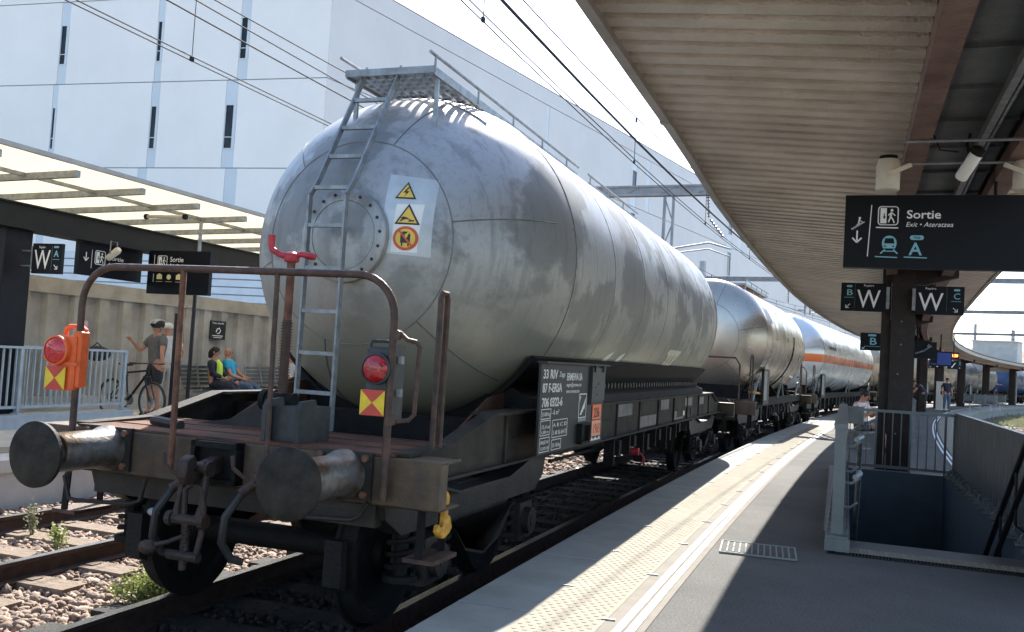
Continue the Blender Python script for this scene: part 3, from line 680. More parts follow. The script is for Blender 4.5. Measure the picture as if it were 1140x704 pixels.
# poster and pipe on the wall
s = sign_root('wall_sign', -13.22, 17.4, LZ+1.48, .55, .42, 'small dark notice with white print on the grooved wall above the benches', R(90), None, 'sign', .02)
text('Tabac interdit', .06, .05, .35, 0, 'white_sign', s, width=.42)
s['label'] = 'small dark notice with white print on the grooved wall above the benches'
b = MB(); b.tube([(.20,-.003,.17),(.24,-.003,.24),(.31,-.003,.26),(.36,-.003,.2),(.31,-.003,.14),(.24,-.003,.14)], .013, 6); b.build('pictogram', 'white_sign', s)
bar2(s, .08,.085,.45,.085,.016); bar2(s, .12,.045,.42,.045,.012)
# planter kerb with railing
rl2 = empty('subway_railing', (-11.32, 0, LZ), 0, 'pale blue-grey railing of vertical bars on a kerb at the far platform', 'railing')
m = MB(); m.bx(-.16,.2,3,12.76,0,.20); m.build('kerb', 'rail_blue', rl2)
m = MB(); m.bx(-.03,.03,3,12.72,1.16,1.195); m.build('top_rail', 'rail_blue', rl2)
m = MB(); m.bx(-.02,.02,3,12.72,.28,.32); m.build('bottom_rail', 'rail_blue', rl2)
m = MB(); y = 7.8
while y < 12.7: m.bx(-.014,.014,y,y+.02,.32,1.16); y += .112
m.build('bars', 'rail_blue', rl2)
for y in (8.2,9.4,10.55,11.7,12.67):
    m = MB(); m.bx(-.035,.035,y,y+.05,.20,1.16); m.bx(-.06,.1,y-.03,y+.08,.20,.22); m.build('post', 'rail_blue', rl2)
rl3 = empty('subway_railing', (-12.95, 0, LZ), 0, 'second pale railing behind the first, nearer the grooved wall', 'railing')
m = MB(); m.bx(-.03,.03,3,13.4,1.14,1.18); m.bx(-.02,.02,3,13.4,.16,.2); m.build('top_rail', 'rail_blue', rl3)
m = MB(); y = 8.3
while y < 13.4: m.bx(-.014,.014,y,y+.02,.16,1.14); y += .15
m.build('bars', 'rail_blue', rl3)
# black cane posts
for (x, y, dx, lab) in ((-11.1,14.1,.0,'black post with a bent hooked top beside the cyclist'), (-11.35,13.95,0,'shorter black post close beside the hooked one')):
    c = empty('hooked_post', (x,y,LZ), 0, lab, 'post')
    m = MB(); m.bx(-.12,.12,-.12,.12,0,.12); m.build('base', 'black_paint', c)
    m = MB()
    if lab[0:5] == 'black': m.tube([(0,0,.1),(0,0,2.35)]+[(-.16+.16*math.cos(R(a)),0,2.35+.2*math.sin(R(a))) for a in range(0,181,30)]+[(-.32,0,2.2)], .035, 10)
    else: m.tube([(0,0,.1),(0,0,1.9)], .035, 10)
    m.build('pole', 'black_paint', c)

# benches
def bench(x, y, label, rz=0, group='metal benches along the far platform', n=3):
    b = empty('bench', (x,y,LZ), rz, label, 'bench', group); L = .58*n
    m = MB()
    for i in range(n):
        y0 = i*.58
        for k in range(6): m.bx(.04+k*.075,.10+k*.075,y0+.03,y0+.54,.43,.45)
    m.build('seat', 'steel_dark', b)
    m = MB()
    for i in range(n):
        for k in range(5): m.bx(-.05-k*.02,-.03-k*.02,i*.58+.03,i*.58+.54,.50+k*.085,.56+k*.085)
    m.build('backrest', 'rail_grey', b)
    for i in range(n+1):
        m = MB(); m.tube([(.5,i*.58-.015,.44),(.46,i*.58-.015,.42),(0,i*.58-.015,.42),(-.14,i*.58-.015,.95)], .018, 6); m.build('side_frame', 'galv', b)
    m = MB(); m.bx(.16,.24,0,L,.36,.42); m.build('beam', 'galv_rail', b)
    for yy in (.3, L-.35):
        m = MB(); m.bx(.16,.24,yy,yy+.07,0,.36); m.bx(.05,.4,yy-.02,yy+.09,0,.02); m.build('leg', 'galv_rail', b)
    return b
bench(-12.75, 16.0, 'metal bench carrying the seated couple by the grooved wall')
bench(-12.75, 18.3, 'metal bench right of the couple, by the person with the dark cap')
bench(-12.75, 20.6, 'farthest metal bench, hidden mostly behind the tank')

# left canopy
lc = empty('far_canopy', (0,0,0), 0, 'far platform canopy with cream translucent sheets over a dark beam', 'canopy')
m = MB(); m.bx(-11.55,-11.25,-2,42,3.27,3.60); m.bx(-11.6,-11.2,-2,42,3.25,3.27); m.bx(-11.6,-11.2,-2,42,3.60,3.62); m.build('main_beam', 'steel_dark', lc)
for i in range(11):
    m = MB(); y = 2.05+i*4.2-.9; m.add([(-13.6,y,3.85),(-9.42,y,4.0),(-9.42,y+4.16,4.0),(-13.6,y+4.16,3.85)],[(0,1,2,3)]); v = m.v; m.add([(a,b_,c-.02) for a,b_,c in v],[(3,2,1,0)])
    m.build('roof_sheet', 'canopy_sheet', lc)
for i in range(30):
    y = 2.2+i*1.225+.0
    m = MB(); m.bar((-13.4,y,3.75),(-9.5,y,3.87),.07,.09); m.build('rafter', 'galv', lc)
m = MB(); m.bar((-9.42,0,3.99),(-9.42,42,3.99),.05,.06); m.build('edge_trim', 'fascia', lc)
m = MB()
for x in (-10.4,-12.4): m.bar((x,0,3.90+(x+9.42)*.036),(x,42,3.90+(x+9.42)*.036),.05,.05)
m.build('purlins', 'galv', lc)
for y in (10.45, 20.5, 30.5):
    c = empty('far_canopy_column', (-11.6, y, LZ), 0, {10.45:'square dark column of the far canopy at the left picture edge'}.get(y, 'dark column of the far canopy behind the tank wagon, %s' % ('nearer' if y < 25 else 'farther')), 'column')
    m = MB(); m.bx(-.28,.2,-.24,.24,0,2.9); m.build('shaft', 'steel_dark', c); m = MB(); m.bx(-.32,.24,-.28,.28,0,.04); m.build('base_plate', 'steel_dark', c)
# lamps under it
for (x,y,z,lab) in ((-11.0,11.9,3.08,'small cream spotlight hung under the far canopy before the arrow sign'),):
    l = empty('spot_lamp', (x,y,z), 0, lab, 'lamp'); q = Matrix.Rotation(R(55),4,'Y')
    m = MB(); m.lathe([(.05,-.12),(.06,.1),(.04,.14)],(0,0,0),'z',16); m.xform(q); m.build('tube','cream_lamp',l)
    m = MB(); m.tube([(0,-.07,0),(0,-.07,.2),(0,.07,.2),(0,.07,0)],.01,6); m.build('bracket','galv',l)
l = empty('tube_lamp', (-10.2, 12.1, 3.72), 0, 'slim tube lamp fixed under the cream canopy sheets', 'lamp')
m = MB(); m.cyl((-.35,0,0),(.35,0,0),.03,n=10); m.build('tube','cream_lamp',l); 
for q0 in (-.4,.35): m = MB(); m.cyl((q0,0,0),(q0+.05,0,0),.045,n=10); m.build('holder','black_steel',l)
# left signs
s = sign_root('marker_sign', -11.18, 10.5, 2.62, .55, .44, 'dark square sign with large W and A on the left column', 0, 'platform marker signs', 'sign', .05)
text('W', .40, .04, .07, 0, 'white_sign', s, width=.3, bold=.001); text('Repère', .05, .12, .37, 0, 'white_sign', s, width=.11)
text('A', .13, .405, .25, 0, 'sign_cyan', s, width=.09, bold=.002); pill(s, .40, .375, .09, .03, 'sign_cyan'); bar2(s, .39,.21,.51,.21,.006,'sign_cyan'); bar2(s,.37,.4,.37,.05,.004,'sign_grey'); arrow(s,.45,.1,.09,R(45))
b = MB(); b.bx(-.28,-.02,.01,.03,.1,.12); b.bx(-.28,-.02,.01,.03,.32,.34); b.bx(-.03,0,0,.05,.06,.4); b.build('mount','galv',s)
s = sign_root('exit_sign', -11.40, 11.6, 2.72, 1.42, .52, 'dark exit sign with a down arrow under the left canopy beam', R(90), None, 'sign', .08)
arrow(s, .15, .3, .14, 0); bar2(s, .27,.42,.27,.12,.008); exit_icon(s, .34, .2, .22); text('Sortie', .10, .64, .30, 0, 'white_sign', s, width=.33); text('Exit • Irteera', .06, .64,.21,0,'white_sign', s, shear=.2, width=.35)
s = sign_root('exit_sign', -11.25, 13.0, 2.54, 1.27, .74, 'dark Sortie sign with yellow pictograms beside the tank', 0, None, 'sign', .08)
exit_icon(s, .20, .46, .19); text('Sortie', .125, .45, .55, 0, 'white_sign', s, width=.27); text('Exit • Ateratzea', .065, .45, .475, 0, 'white_sign', s, shear=.2, width=.34); bar2(s, .13,.66,.13,.44,.007); bar2(s,.13,.34,.13,.2,.007)
for i in range(3):
    x = .2+i*.2; b = MB(); b.lathe([(.045,0),(.045,.003)],(x+.05,-.004,.29),'y',12) if i == 1 else b.prism([(x,.25),(x+.11,.25),(x+.11,.32),(x+.055,.35),(x,.32)],-.004,-.001,'y'); b.build('pictogram','sign_yellow',s); bar2(s,x-.01,.21,x+.12,.21,.006,'sign_yellow')
b = MB(); b.tube([(1.0,.04,.74),(1.0,.04,1.25)],.03,8); b.build('hanger','galv',s)

# ================================================================== BUILDING
c0 = Vector((-22.55, 36.7, 0))
bd = empty('white_building', c0, 0, 'very large white panelled building with narrow slit windows behind the tracks', 'building')
def face(dirv, L, rows, strips, mname, side):
    """dirv runs along the face from the corner; strips: (u, row, has_window, window z0, z1, width)"""
    d = Vector(dirv).normalized(); nrm = Vector((d.y, -d.x, 0))*side
    Mx = Matrix(((d.x, nrm.x, 0, 0), (d.y, nrm.y, 0, 0), (0,0,1,0), (0,0,0,1)))   # local (u, out, z)
    back = MB(); back.bx(0, L, -1.2, -.06, GZ, 19.3); back.xform(Mx); back.build('backing_wall', 'joint', bd)
    for r_, (z0, z1) in enumerate(rows):
        us = sorted([s_ for s_ in strips if s_[1] == r_]); m = MB(); u = 0
        for st in us+[(L, r_, 0, 0, 0, 0)]:
            if st[0]-u > .1: m.bx(u+.012, st[0]-.012, -.06, 0, z0+.025, z1-.025)
            if st[0] < L:
                wd = st[5]
                if st[2]:
                    m.m = 1; m.bx(st[0], st[0]+wd, -.06, -.012, z0+.025, st[3]); m.bx(st[0], st[0]+wd, -.06, -.012, st[4], z1-.025); m.m = 0
                    fr = MB(); a, b_ = st[0], st[0]+wd; fr.bx(a, a+.04+wd*.2, -.06, .01, st[3], st[4]); fr.bx(b_-.05, b_, -.06, .01, st[3], st[4]); fr.bx(a, b_, -.06, .01, st[3]-.05, st[3]); fr.bx(a, b_, -.06, .01, st[4], st[4]+.05); fr.bx(a, b_, -.05, -.02, st[3]+.25*(st[4]-st[3]), st[3]+.27*(st[4]-st[3])); fr.xform(Mx)
                    f_ = fr.build('window', 'facade_strip', bd); pn = MB(); pn.bx(a+.04+wd*.2, b_-.05, -.059, -.045, st[3], st[4]); pn.xform(Mx); pn.build('pane', 'glass_dark', f_)
                else: m.m = 1; m.bx(st[0], st[0]+wd, -.06, -.012, z0+.025, z1-.025); m.m = 0
            u = st[0]+st[5]
        m.xform(Mx); m.build('wall', [mname, 'facade_strip'], bd)
rows = [(5.75, 9.93), (9.93, 14.12), (14.12, 18.3), (18.3, 19.3)]
ls = []
for u, w_ in ((4.3,.62),(9.2,.5),(14.9,.4),(20.5,.5),(26,.5)): ls.append((u, 0, 0, 0, 0, w_))
for u, w_ in ((4.55,.62),(8.8,.46),(14.7,.30),(20.5,.5),(27,.5)): ls.append((u, 1, 1, 10.88, 12.92, w_))
for u, w_ in ((4.15,.5),(8.85,.36),(14.35,.5),(20,.5),(26,.5)): ls.append((u, 2, 1, 15.15, 17.08, w_))
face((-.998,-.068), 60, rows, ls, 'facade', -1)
hd = R(11.8)
rs = [(20.4, 2, 0,0,0,.35),(20.4, 1, 0,0,0,.35),(34.0, 2, 1, 15.0, 16.9, 1.1),(34.0, 1, 1, 11.2, 13.6, 1.1),(37.0,2,0,0,0,.7),(57.4, 2, 1, 15.4, 17.8, 1.5),(57.4,1,1,10.5,13.6,1.5),(61,2,0,0,0,1.2),(80,1,1,10.5,13.6,1.5),(95,1,1,10.5,13.6,1.5)]
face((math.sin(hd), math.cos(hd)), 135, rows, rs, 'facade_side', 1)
m = MB(); m.add([(0,0,19.35),(-60,-4.1,19.35),(-60,120,19.35),(27.6,132,19.35)],[(0,1,2,3)]); m.add([(0,0,19.3),(-60,-4.1,19.3),(-60,120,19.3),(27.6,132,19.3)],[(3,2,1,0)]); m.build('roof','facade',bd)
# louvred ground floor
def louvres(dirv, L, side):
    d = Vector(dirv).normalized(); nrm = Vector((d.y, -d.x, 0))*side; Mx = Matrix(((d.x, nrm.x, 0, 0), (d.y, nrm.y, 0, 0), (0,0,1,0), (0,0,0,1)))
    m = MB(); z = 1.5
    while z < 5.6: m.bx(0, L, -.06, .02, z, z+.30); z += .36
    m.xform(Mx); m.build('louvres', 'louvre', bd)
louvres((-.998,-.068), 60, -1); louvres((math.sin(hd), math.cos(hd)), 135, 1)

# ================================================================== BACKGROUND ON THE RIGHT
def house(x, y, w_, d_, h_, rz, label, roof='roof_tile', flat=False):
    h = empty('house', (x,y,GZ), rz, label, 'house')
    m = MB(); m.bx(-w_/2,w_/2,-d_/2,d_/2,0,h_); m.build('wall','house_wall',h)
    m = MB()
    if flat: m.bx(-w_/2-.3,w_/2+.3,-d_/2-.3,d_/2+.3,h_,h_+.5)
    else: m.prism([(-d_/2-.5,h_),(d_/2+.5,h_),(0,h_+d_*.22)], -w_/2-.4, w_/2+.4, 'x')
    m.build('roof', roof, h)
    for i in range(int(w_//3.5)):
        for z in ((1.2, 4.2) if h_ > 5 else (1.2,)):
            xx = -w_/2+1.5+i*3.5; m = MB(); m.bx(xx,xx+1.1,-d_/2-.03,-d_/2+.05,z,z+1.5); m.build('window','glass_dark',h)
house(30, 205, 46, 12, 7, R(-8), 'long pale building with a faded red roof beyond the tracks')
house(75, 200, 34, 12, 8, R(-20), 'reddish-roofed pale building farthest to the right')
house(19, 235, 14, 10, 8, R(5), 'taller pale building behind the far masts')
cb = empty('relay_cabinet', (13.2, 92, GZ), R(-20), 'pale equipment cabin raised beside the outer tracks', 'cabin')
m = MB(); m.bx(-1.8,1.8,-1,1,3.4,6.0); m.build('body','cabinet',cb); m = MB(); m.bx(-1.9,1.9,-1.1,1.1,6.0,6.12); m.build('roof','cabinet',cb); m = MB(); m.bx(-.4,.3,-1.03,-1.0,3.5,5.6); m.build('door','cabinet',cb)
for x in (-1.6,1.5):
    m = MB(); m.bx(x,x+.15,-.1,.1,0,3.4); m.build('leg','gantry',cb)
m = MB()
for i in range(60):
    a = rng.uniform(0, 6.28); r_ = rng.uniform(0,1)
    x, y = C(4.2+rng.uniform(-.5,.5), 54+rng.uniform(0,28)); 
    for k in range(14):
        px, py = x+rng.normal(0,.5), y+rng.normal(0,.9); hh = rng.uniform(.08,.3); dx = rng.uniform(-.1,.1)
        m.add([(px-.05,py,GZ),(px+.05,py,GZ),(px+dx,py+dx,GZ+hh)],[(0,1,2)])
o = m.build('weeds', 'leaf_pale'); tag(o, 'low weeds and grass between the platform and the right-hand tracks', 'weeds', kind='stuff')
m = MB(); strip(m, 3.6, 4.8, GZ+.02, 52, 84); struct(m.build('grass_verge', 'grass'))

# far platform furniture
tt = empty('totem_cabinet', (*C(1.05, 56.5), PZ), -HD(56), 'pale tall cabinet with dark marks standing on the far platform', 'cabinet')
m = MB(); m.bx(-.3,.3,-.25,.25,.04,1.55); m.build('body','cabinet',tt); m = MB(); m.bx(-.34,.34,-.28,.28,0,.04); m.build('base','cabinet',tt)
m = MB(); m.bx(-.08,.08,-.256,-.25,.85,1.05); m.bx(-.06,.06,-.256,-.25,1.15,1.35); m.build('display','sign_dark',tt)
for i, (s_, la) in enumerate(((62,1.7),(66,1.9))):
    x, y = C(la, s_); bn = bench(x, y, 'far group of metal seats right of the totem cabinet, %s of two' % ('nearer' if i == 0 else 'farther'), -HD(s_)-R(90), 'far seats on the curved platform'); bn.location.z = PZ
# second guard near the woman
gd = empty('guard_rail', (*C(1.05, 23), PZ), R(-3), 'low grey box-section guard down the platform beyond the large column', 'railing')
m = MB(); m.bx(-.05,.05,0,3.2,.92,1.0); m.build('top_rail','rail_grey',gd)
for i in range(6):
    m = MB(); y = i*.62; m.bx(-.045,.045,y,y+.07,0,.95); m.build('post','rail_grey',gd)
m = MB(); m.bx(-.06,.06,-.1,3.3,0,.1); m.build('base_beam','rail_grey',gd)

# ================================================================== CATENARY
def catwire(lat, zs, s0, s1, label, step=9, sag=0, r=.008, mess=None, mr=.009, name='overhead_wire', yoff=0, n=None):
    """contact wire at height zs with a messenger above it and droppers every few metres"""
    c = empty(name, (0,0,0), 0, label, 'overhead wire', 'overhead wires above the tracks')
    def W(s, l, z): x, y = C(l, s); return (x, y, z)
    m = MB(); m.tube([W(s, lat(s) if callable(lat) else lat, zs) for s in svals(s0, s1, 3)], r, 5); m.build('contact_wire', 'wire', c)
    if mess:
        span = 45
        def mz(s): t = ((s-s0+15) % span)/span; return mess+.55*((2*t-1)**2)
        m = MB(); m.tube([W(s, lat(s) if callable(lat) else lat, mz(s)) for s in svals(s0, s1, 3)], mr, 5); m.build('messenger_wire', 'wire', c)
        s = s0+1.5
        while s < s1:
            la = lat(s) if callable(lat) else lat; m = MB(); m.tube([W(s, la, zs), W(s, la, mz(s))], .006, 4); m.box(W(s,la,zs+.02),(.03,.05,.05)); m.box(W(s,la,mz(s)-.04),(.03,.04,.07)); m.build('dropper', 'wire', c); s += step
    return c
catwire(-7.55, 5.14, -6, 150, 'contact wire of the empty left track with its messenger above', 4.5, mess=5.95)
catwire(-7.50, 5.17, -6, 150, 'twin contact wire running beside the left contact wire')
catwire(-7.4, 5.62, -6, 150, 'plain wire between contact and messenger over the left track', r=.011)
catwire(-7.3, 5.75, -6, 150, 'second plain wire over the left track', r=.009)
catwire(-3.55, 5.15, -6, 170, 'contact wire over the tank train with its messenger and droppers', 6.5, mess=5.72)
catwire(-3.48, 5.16, -6, 170, 'twin contact wire over the tank train')
catwire(-3.42, 5.42, -6, 170, 'thick feeder wire over the tank train', r=.02)
catwire(-2.9, 6.2, -6, 170, 'thin upper wire over the tank train', r=.007)
catwire(6.1, 5.5, 20, 170, 'contact wire of the first track on the right', 7, mess=6.3)
catwire(9.8, 5.5, 20, 170, 'contact wire of the outer track on the right', 7, mess=6.3)
def insul(m, p, q, n=7, r=.07):
    p, q = Vector(p), Vector(q); m.tube([p, q], .02, 6)
    for i in range(n):
        c = p.lerp(q, (i+.5)/n); d = (q-p).normalized()*.02; m.tube([c-d, c, c+d], [.03, r, .03], 10)
def gantry(s, l0, l1, z, label, posts=(), drops=(), hh=.28):
    x, y = C(0, s); g_ = empty('gantry', (x, y, 0), -HD(s), label, 'gantry', 'catenary gantries across the tracks')
    m = MB()
    for dz in (0, hh): m.bar((l0,-.12,z+dz),(l1,-.12,z+dz),.06,.06); m.bar((l0,.12,z+dz),(l1,.12,z+dz),.06,.06)
    u = l0; k = 0
    while u < l1-.5: m.bar((u,-.12,z+(hh if k % 2 else 0)),(u+.6,-.12,z+(0 if k % 2 else hh)),.03,.03); m.bar((u,-.12,z),(u,.12,z+hh),.03,.03); u += .6; k += 1
    m.bx(l0,l1,-.1,.1,z+.03,z+hh-.03); m.build('cross_beam', 'gantry', g_)
    for p in posts: m = MB(); m.bx(p-.16,p+.16,-.16,.16,GZ,z+1.2); m.build('mast', 'mast', g_)
    for (d, side) in drops:
        m = MB(); m.bx(d-.045,d+.045,-.04,.04,z-2.0,z); m.bx(d+.25,d+.33,-.04,.04,z-2.0,z); m.bar((d,-.0,z-.1),(d+.3,0,z-.9),.04,.04); m.bar((d+.3,0,z-.9),(d,0,z-1.7),.04,.04); m.build('drop_post', 'gantry', g_)
        m = MB(); m.tube([(d+.3,0,z-1.75),(d+1.2*side+.3,0,z-1.55),(d+1.9*side+.3,0,z-1.75)], .03, 8); m.tube([(d+.3,0,z-1.9),(d+1.2*side+.3,0,z-1.75),(d+2.2*side,0,z-2.0)],.022,8); insul(m, (d+.05,0,z-1.75),(d+.05-.45*side,0,z-1.72)); m.build('cantilever', 'gantry', g_)
        m = MB(); insul(m, (d+1.4*side,0,z-.05),(d+1.45*side,.0,z-.75)); insul(m,(d+1.5*side,0,z-.8),(d+1.9*side,.2,z-1.35),6,.06); m.build('insulator', 'insulator', g_)
    return g_
gantry(29.5, -14, 13, 7.4, 'nearest lattice gantry with dangling insulators above the first tank wagon', (-14,), ((-6.6,1),(-3.0,1)))
gantry(57, -13, 12, 7.45, 'second gantry far above the white tank wagon', (-13,), ((-6.6,1),(-3.6,1)), .2)
gantry(47, 3.6, 22, 7.5, 'nearest gantry on the right, seen under the canopy edge', (22,), ((5.9,1),(8.6,1)), .2)
gantry(80, -8, 26, 7.4, 'middle gantry on the right with two concrete masts', (), ((6.3,1),(9.0,1)), .2)
gantry(112, -12, 30, 7.4, 'farthest gantry on the right', (8.8, 30), ((4.6,1),), .2)
for i, (x, y, h) in enumerate(((17.6,142,10.6),(18.8,120,8.7),(27,150,10.5))):
    c = empty('concrete_mast', (x,y,GZ), 0, ['far pale concrete mast right of the canopy edge','shorter pale concrete mast at the right side','farthest pale mast near the right picture edge'][i], 'mast', 'pale concrete masts on the right')
    m = MB(); m.box((0,0,h/2),(.45,.4,h),taper=.8); m.build('shaft','mast',c); m = MB(); m.bx(-.3,.3,-.3,.3,0,.3); m.build('foot','mast',c)
b = MB(); m = MB()
for i in range(9):   # cross guys from mast to mast on the right
    p = (8+i*1.3, 60+i*7, 7.6-(i % 3)*.7); q = (13+i*1.0, 62+i*7, 5.2+(i % 2)*1.5); m.tube([p, q], .012, 4)
tag(m.build('guy_wires', 'wire'), 'thin crossing guy wires between the right-hand gantries', 'guy wires', kind='stuff')

# ================================================================== TANK WAGONS
TANKS = dict(
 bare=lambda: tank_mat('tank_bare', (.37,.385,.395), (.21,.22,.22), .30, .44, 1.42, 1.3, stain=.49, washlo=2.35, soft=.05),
 polished=lambda: tank_mat('tank_polished', (.50,.46,.40), (.34,.30,.25), .8, .24, .82, .5, stain=.6, wave=.10),
 white=lambda: tank_mat('tank_white', (.70,.75,.78), (.58,.62,.64), .25, .22, 1.5, .15, stripe=(2.33,2.62,(.72,.20,.06)), stain=.62, ringamt=.05, wave=.03),
 cream=lambda: tank_mat('tank_cream', (.50,.43,.32), (.35,.29,.2), .3, .32, 1.5, .8, stain=.55),
 grey=lambda: tank_mat('tank_grey', (.24,.25,.26), (.15,.16,.17), .4, .35, 1.5, .7, stain=.56),
 blue=lambda: tank_mat('tank_blue', (.03,.09,.22), (.03,.05,.1), .1, .35, 1.5, .6, stain=.6),
)
def dome_y(x, z, ys, b, Rr, zc, n=2.1):
    r = min(.9999, math.hypot(x, z-zc)/Rr); return ys-b*(1-r**n)**(1/n)
def tank_mesh(ys, ye, b, Rr, zc, seg=96, n=2.1, ringp=1.42):
    m = MB(); prof = []
    N = 26
    for i in range(N+1):
        a = math.pi/2*i/N; r = math.sin(a)**1.0*Rr; q = min(1, math.sin(a)); prof.append((max(r, .001), ys-b*(1-q**n)**(1/n)))
    y = ys+ringp
    while y < ye-.3: prof.append((Rr, y)); y += ringp
    for i in range(N+1):
        a = math.pi/2*(1-i/N); q = min(1, math.sin(a)); prof.append((max(Rr*math.sin(a), .001), ye+b*(1-q**n)**(1/n)))
    m.lathe(prof, (0, 0, zc), 'y', seg)
    return m
def ring(m, y, rr, zc, t=.008, n=72): m.tube([(rr*math.cos(2*math.pi*k/n), y, zc+rr*math.sin(2*math.pi*k/n)) for k in range(n)], t, 5, closed=True)

def wheel_mb(r=.46):
    m = MB(); m.lathe([(.09,-.09),(.12,-.06),(.13,-.02),(r-.09,-.03),(r-.07,-.062),(r+.028,-.062),(r+.028,-.035),(r+.003,-.03),(r-.004,.07),(r-.06,.07),(r-.09,.02),(.13,.03),(.12,.08),(.09,.09)], (0,0,0), 'x', 40); return m
def bogie(parent, yb, near=True):
    b = empty('bogie', (0, yb, 0)); b.parent = parent
    m = MB()
    for sx in (-1, 1):
        X0, X1 = sx*.98, sx*1.10
        # fish-bellied side frame
        m.prism([(-1.55,.92),(-1.5,.78),(-1.28,.66),(-.62,.66),(-.35,.44),(0,.36),(.35,.44),(.62,.66),(1.28,.66),(1.5,.78),(1.55,.92),(1.2,.98),(.5,.84),(-.5,.84),(-1.2,.98)], X0, X1, 'x')
        m.prism([(-1.56,.93),(-1.2,.995),(-.5,.855),(.5,.855),(1.2,.995),(1.56,.93),(1.56,.915),(1.2,.975),(.5,.835),(-.5,.835),(-1.2,.975),(-1.56,.915)], sx*.94, sx*1.15, 'x')
        m.prism([(-.62,.655),(-.35,.435),(0,.355),(.35,.435),(.62,.655),(.60,.64),(.34,.415),(0,.335),(-.34,.415),(-.60,.64)], sx*.94, sx*1.15, 'x')
    m.bx(-1.0,1.0,-.22,.22,.5,.86)
    for y in (-1.5, 1.5): m.bx(-1.05,1.05,y-.05,y+.05,.74,.9)
    m.build('bogie_frame', 'frame_steel', b)
    wm = None
    for y in (-.9, .9):
        for sx in (-1, 1):
            if wm is None: w_ = wheel_mb().build('wheel', 'running_gear', b); wm = w_
            else: w_ = wm.copy(); COL.objects.link(w_); w_.parent = b
            w_.location = (sx*.75, y, .46); w_.scale = (sx, 1, 1)
            m = MB(); m.box((sx*1.04,y,.46),(.24,.30,.30)); m.cyl((sx*1.1,y,.46),(sx*1.22,y,.46),.11,n=16); m.cyl((sx*1.2,y,.46),(sx*1.225,y,.46),.05,n=6); m.build('axle_box', 'frame_steel', b)
            for dy in (-.27, .27):
                m = MB(); pts = [(sx*1.05+.085*math.cos(a*.7), y+dy+.085*math.sin(a*.7), .40+a*.0085) for a in range(0, 32)]
                m.tube(pts, .018, 6); m.cyl((sx*1.05,y+dy,.36),(sx*1.05,y+dy,.4),.11,n=14); m.cyl((sx*1.05,y+dy,.4),(sx*1.05,y+dy,.66),.05,n=8); m.build('coil_spring', 'black_steel', b)
        m = MB(); m.cyl((-.75,y,.46),(.75,y,.46),.085,n=14); m.build('axle', 'running_gear', b)
        for sx in (-1, 1):
            for dy in (-.5, .5):
                m = MB(); m.prism([(y+dy*1.02+math.copysign(.0,dy), .30),(y+dy*1.18,.34),(y+dy*1.18,.62),(y+dy*1.05,.62)], sx*.69, sx*.81, 'x'); m.build('brake_shoe', 'running_gear', b)
    return b
def buffer_(parent, x, y, d, big=False):
    b = empty('buffer', (x, y, 1.05), 0 if d > 0 else math.pi); b.parent = parent      # local +y points into the wagon
    m = MB(); m.lathe([(.02,-.004),(.12,0),(.185,.012),(.197,.022),(.197,.045),(.10,.07),(.09,.10)], (0,0,0), 'y', 48); m.build('buffer_head', 'buffer_disc', b)
    m = MB(); m.lathe([(.07,.08),(.095,.09),(.095,.22)], (0,0,0), 'y', 28); m.lathe([(.115,.16),(.122,.17),(.122,.50),(.14,.55),(.15,.60)], (0,0,0), 'y', 32); m.build('shank', 'buffer_shank' if x > 0 or not big else 'buffer_shank', b)
    m = MB(); m.bx(-.19,.19,.595,.62,-.14,.14); m.build('base_plate', 'frame_steel', b)
    for sx in (-1,1):
        for sz in (-1,1): m = MB(); m.lathe([(.022,.57),(.022,.597)], (sx*.15,0,sz*.105), 'y', 6); m.build('bolt', 'rust', b)
    return b
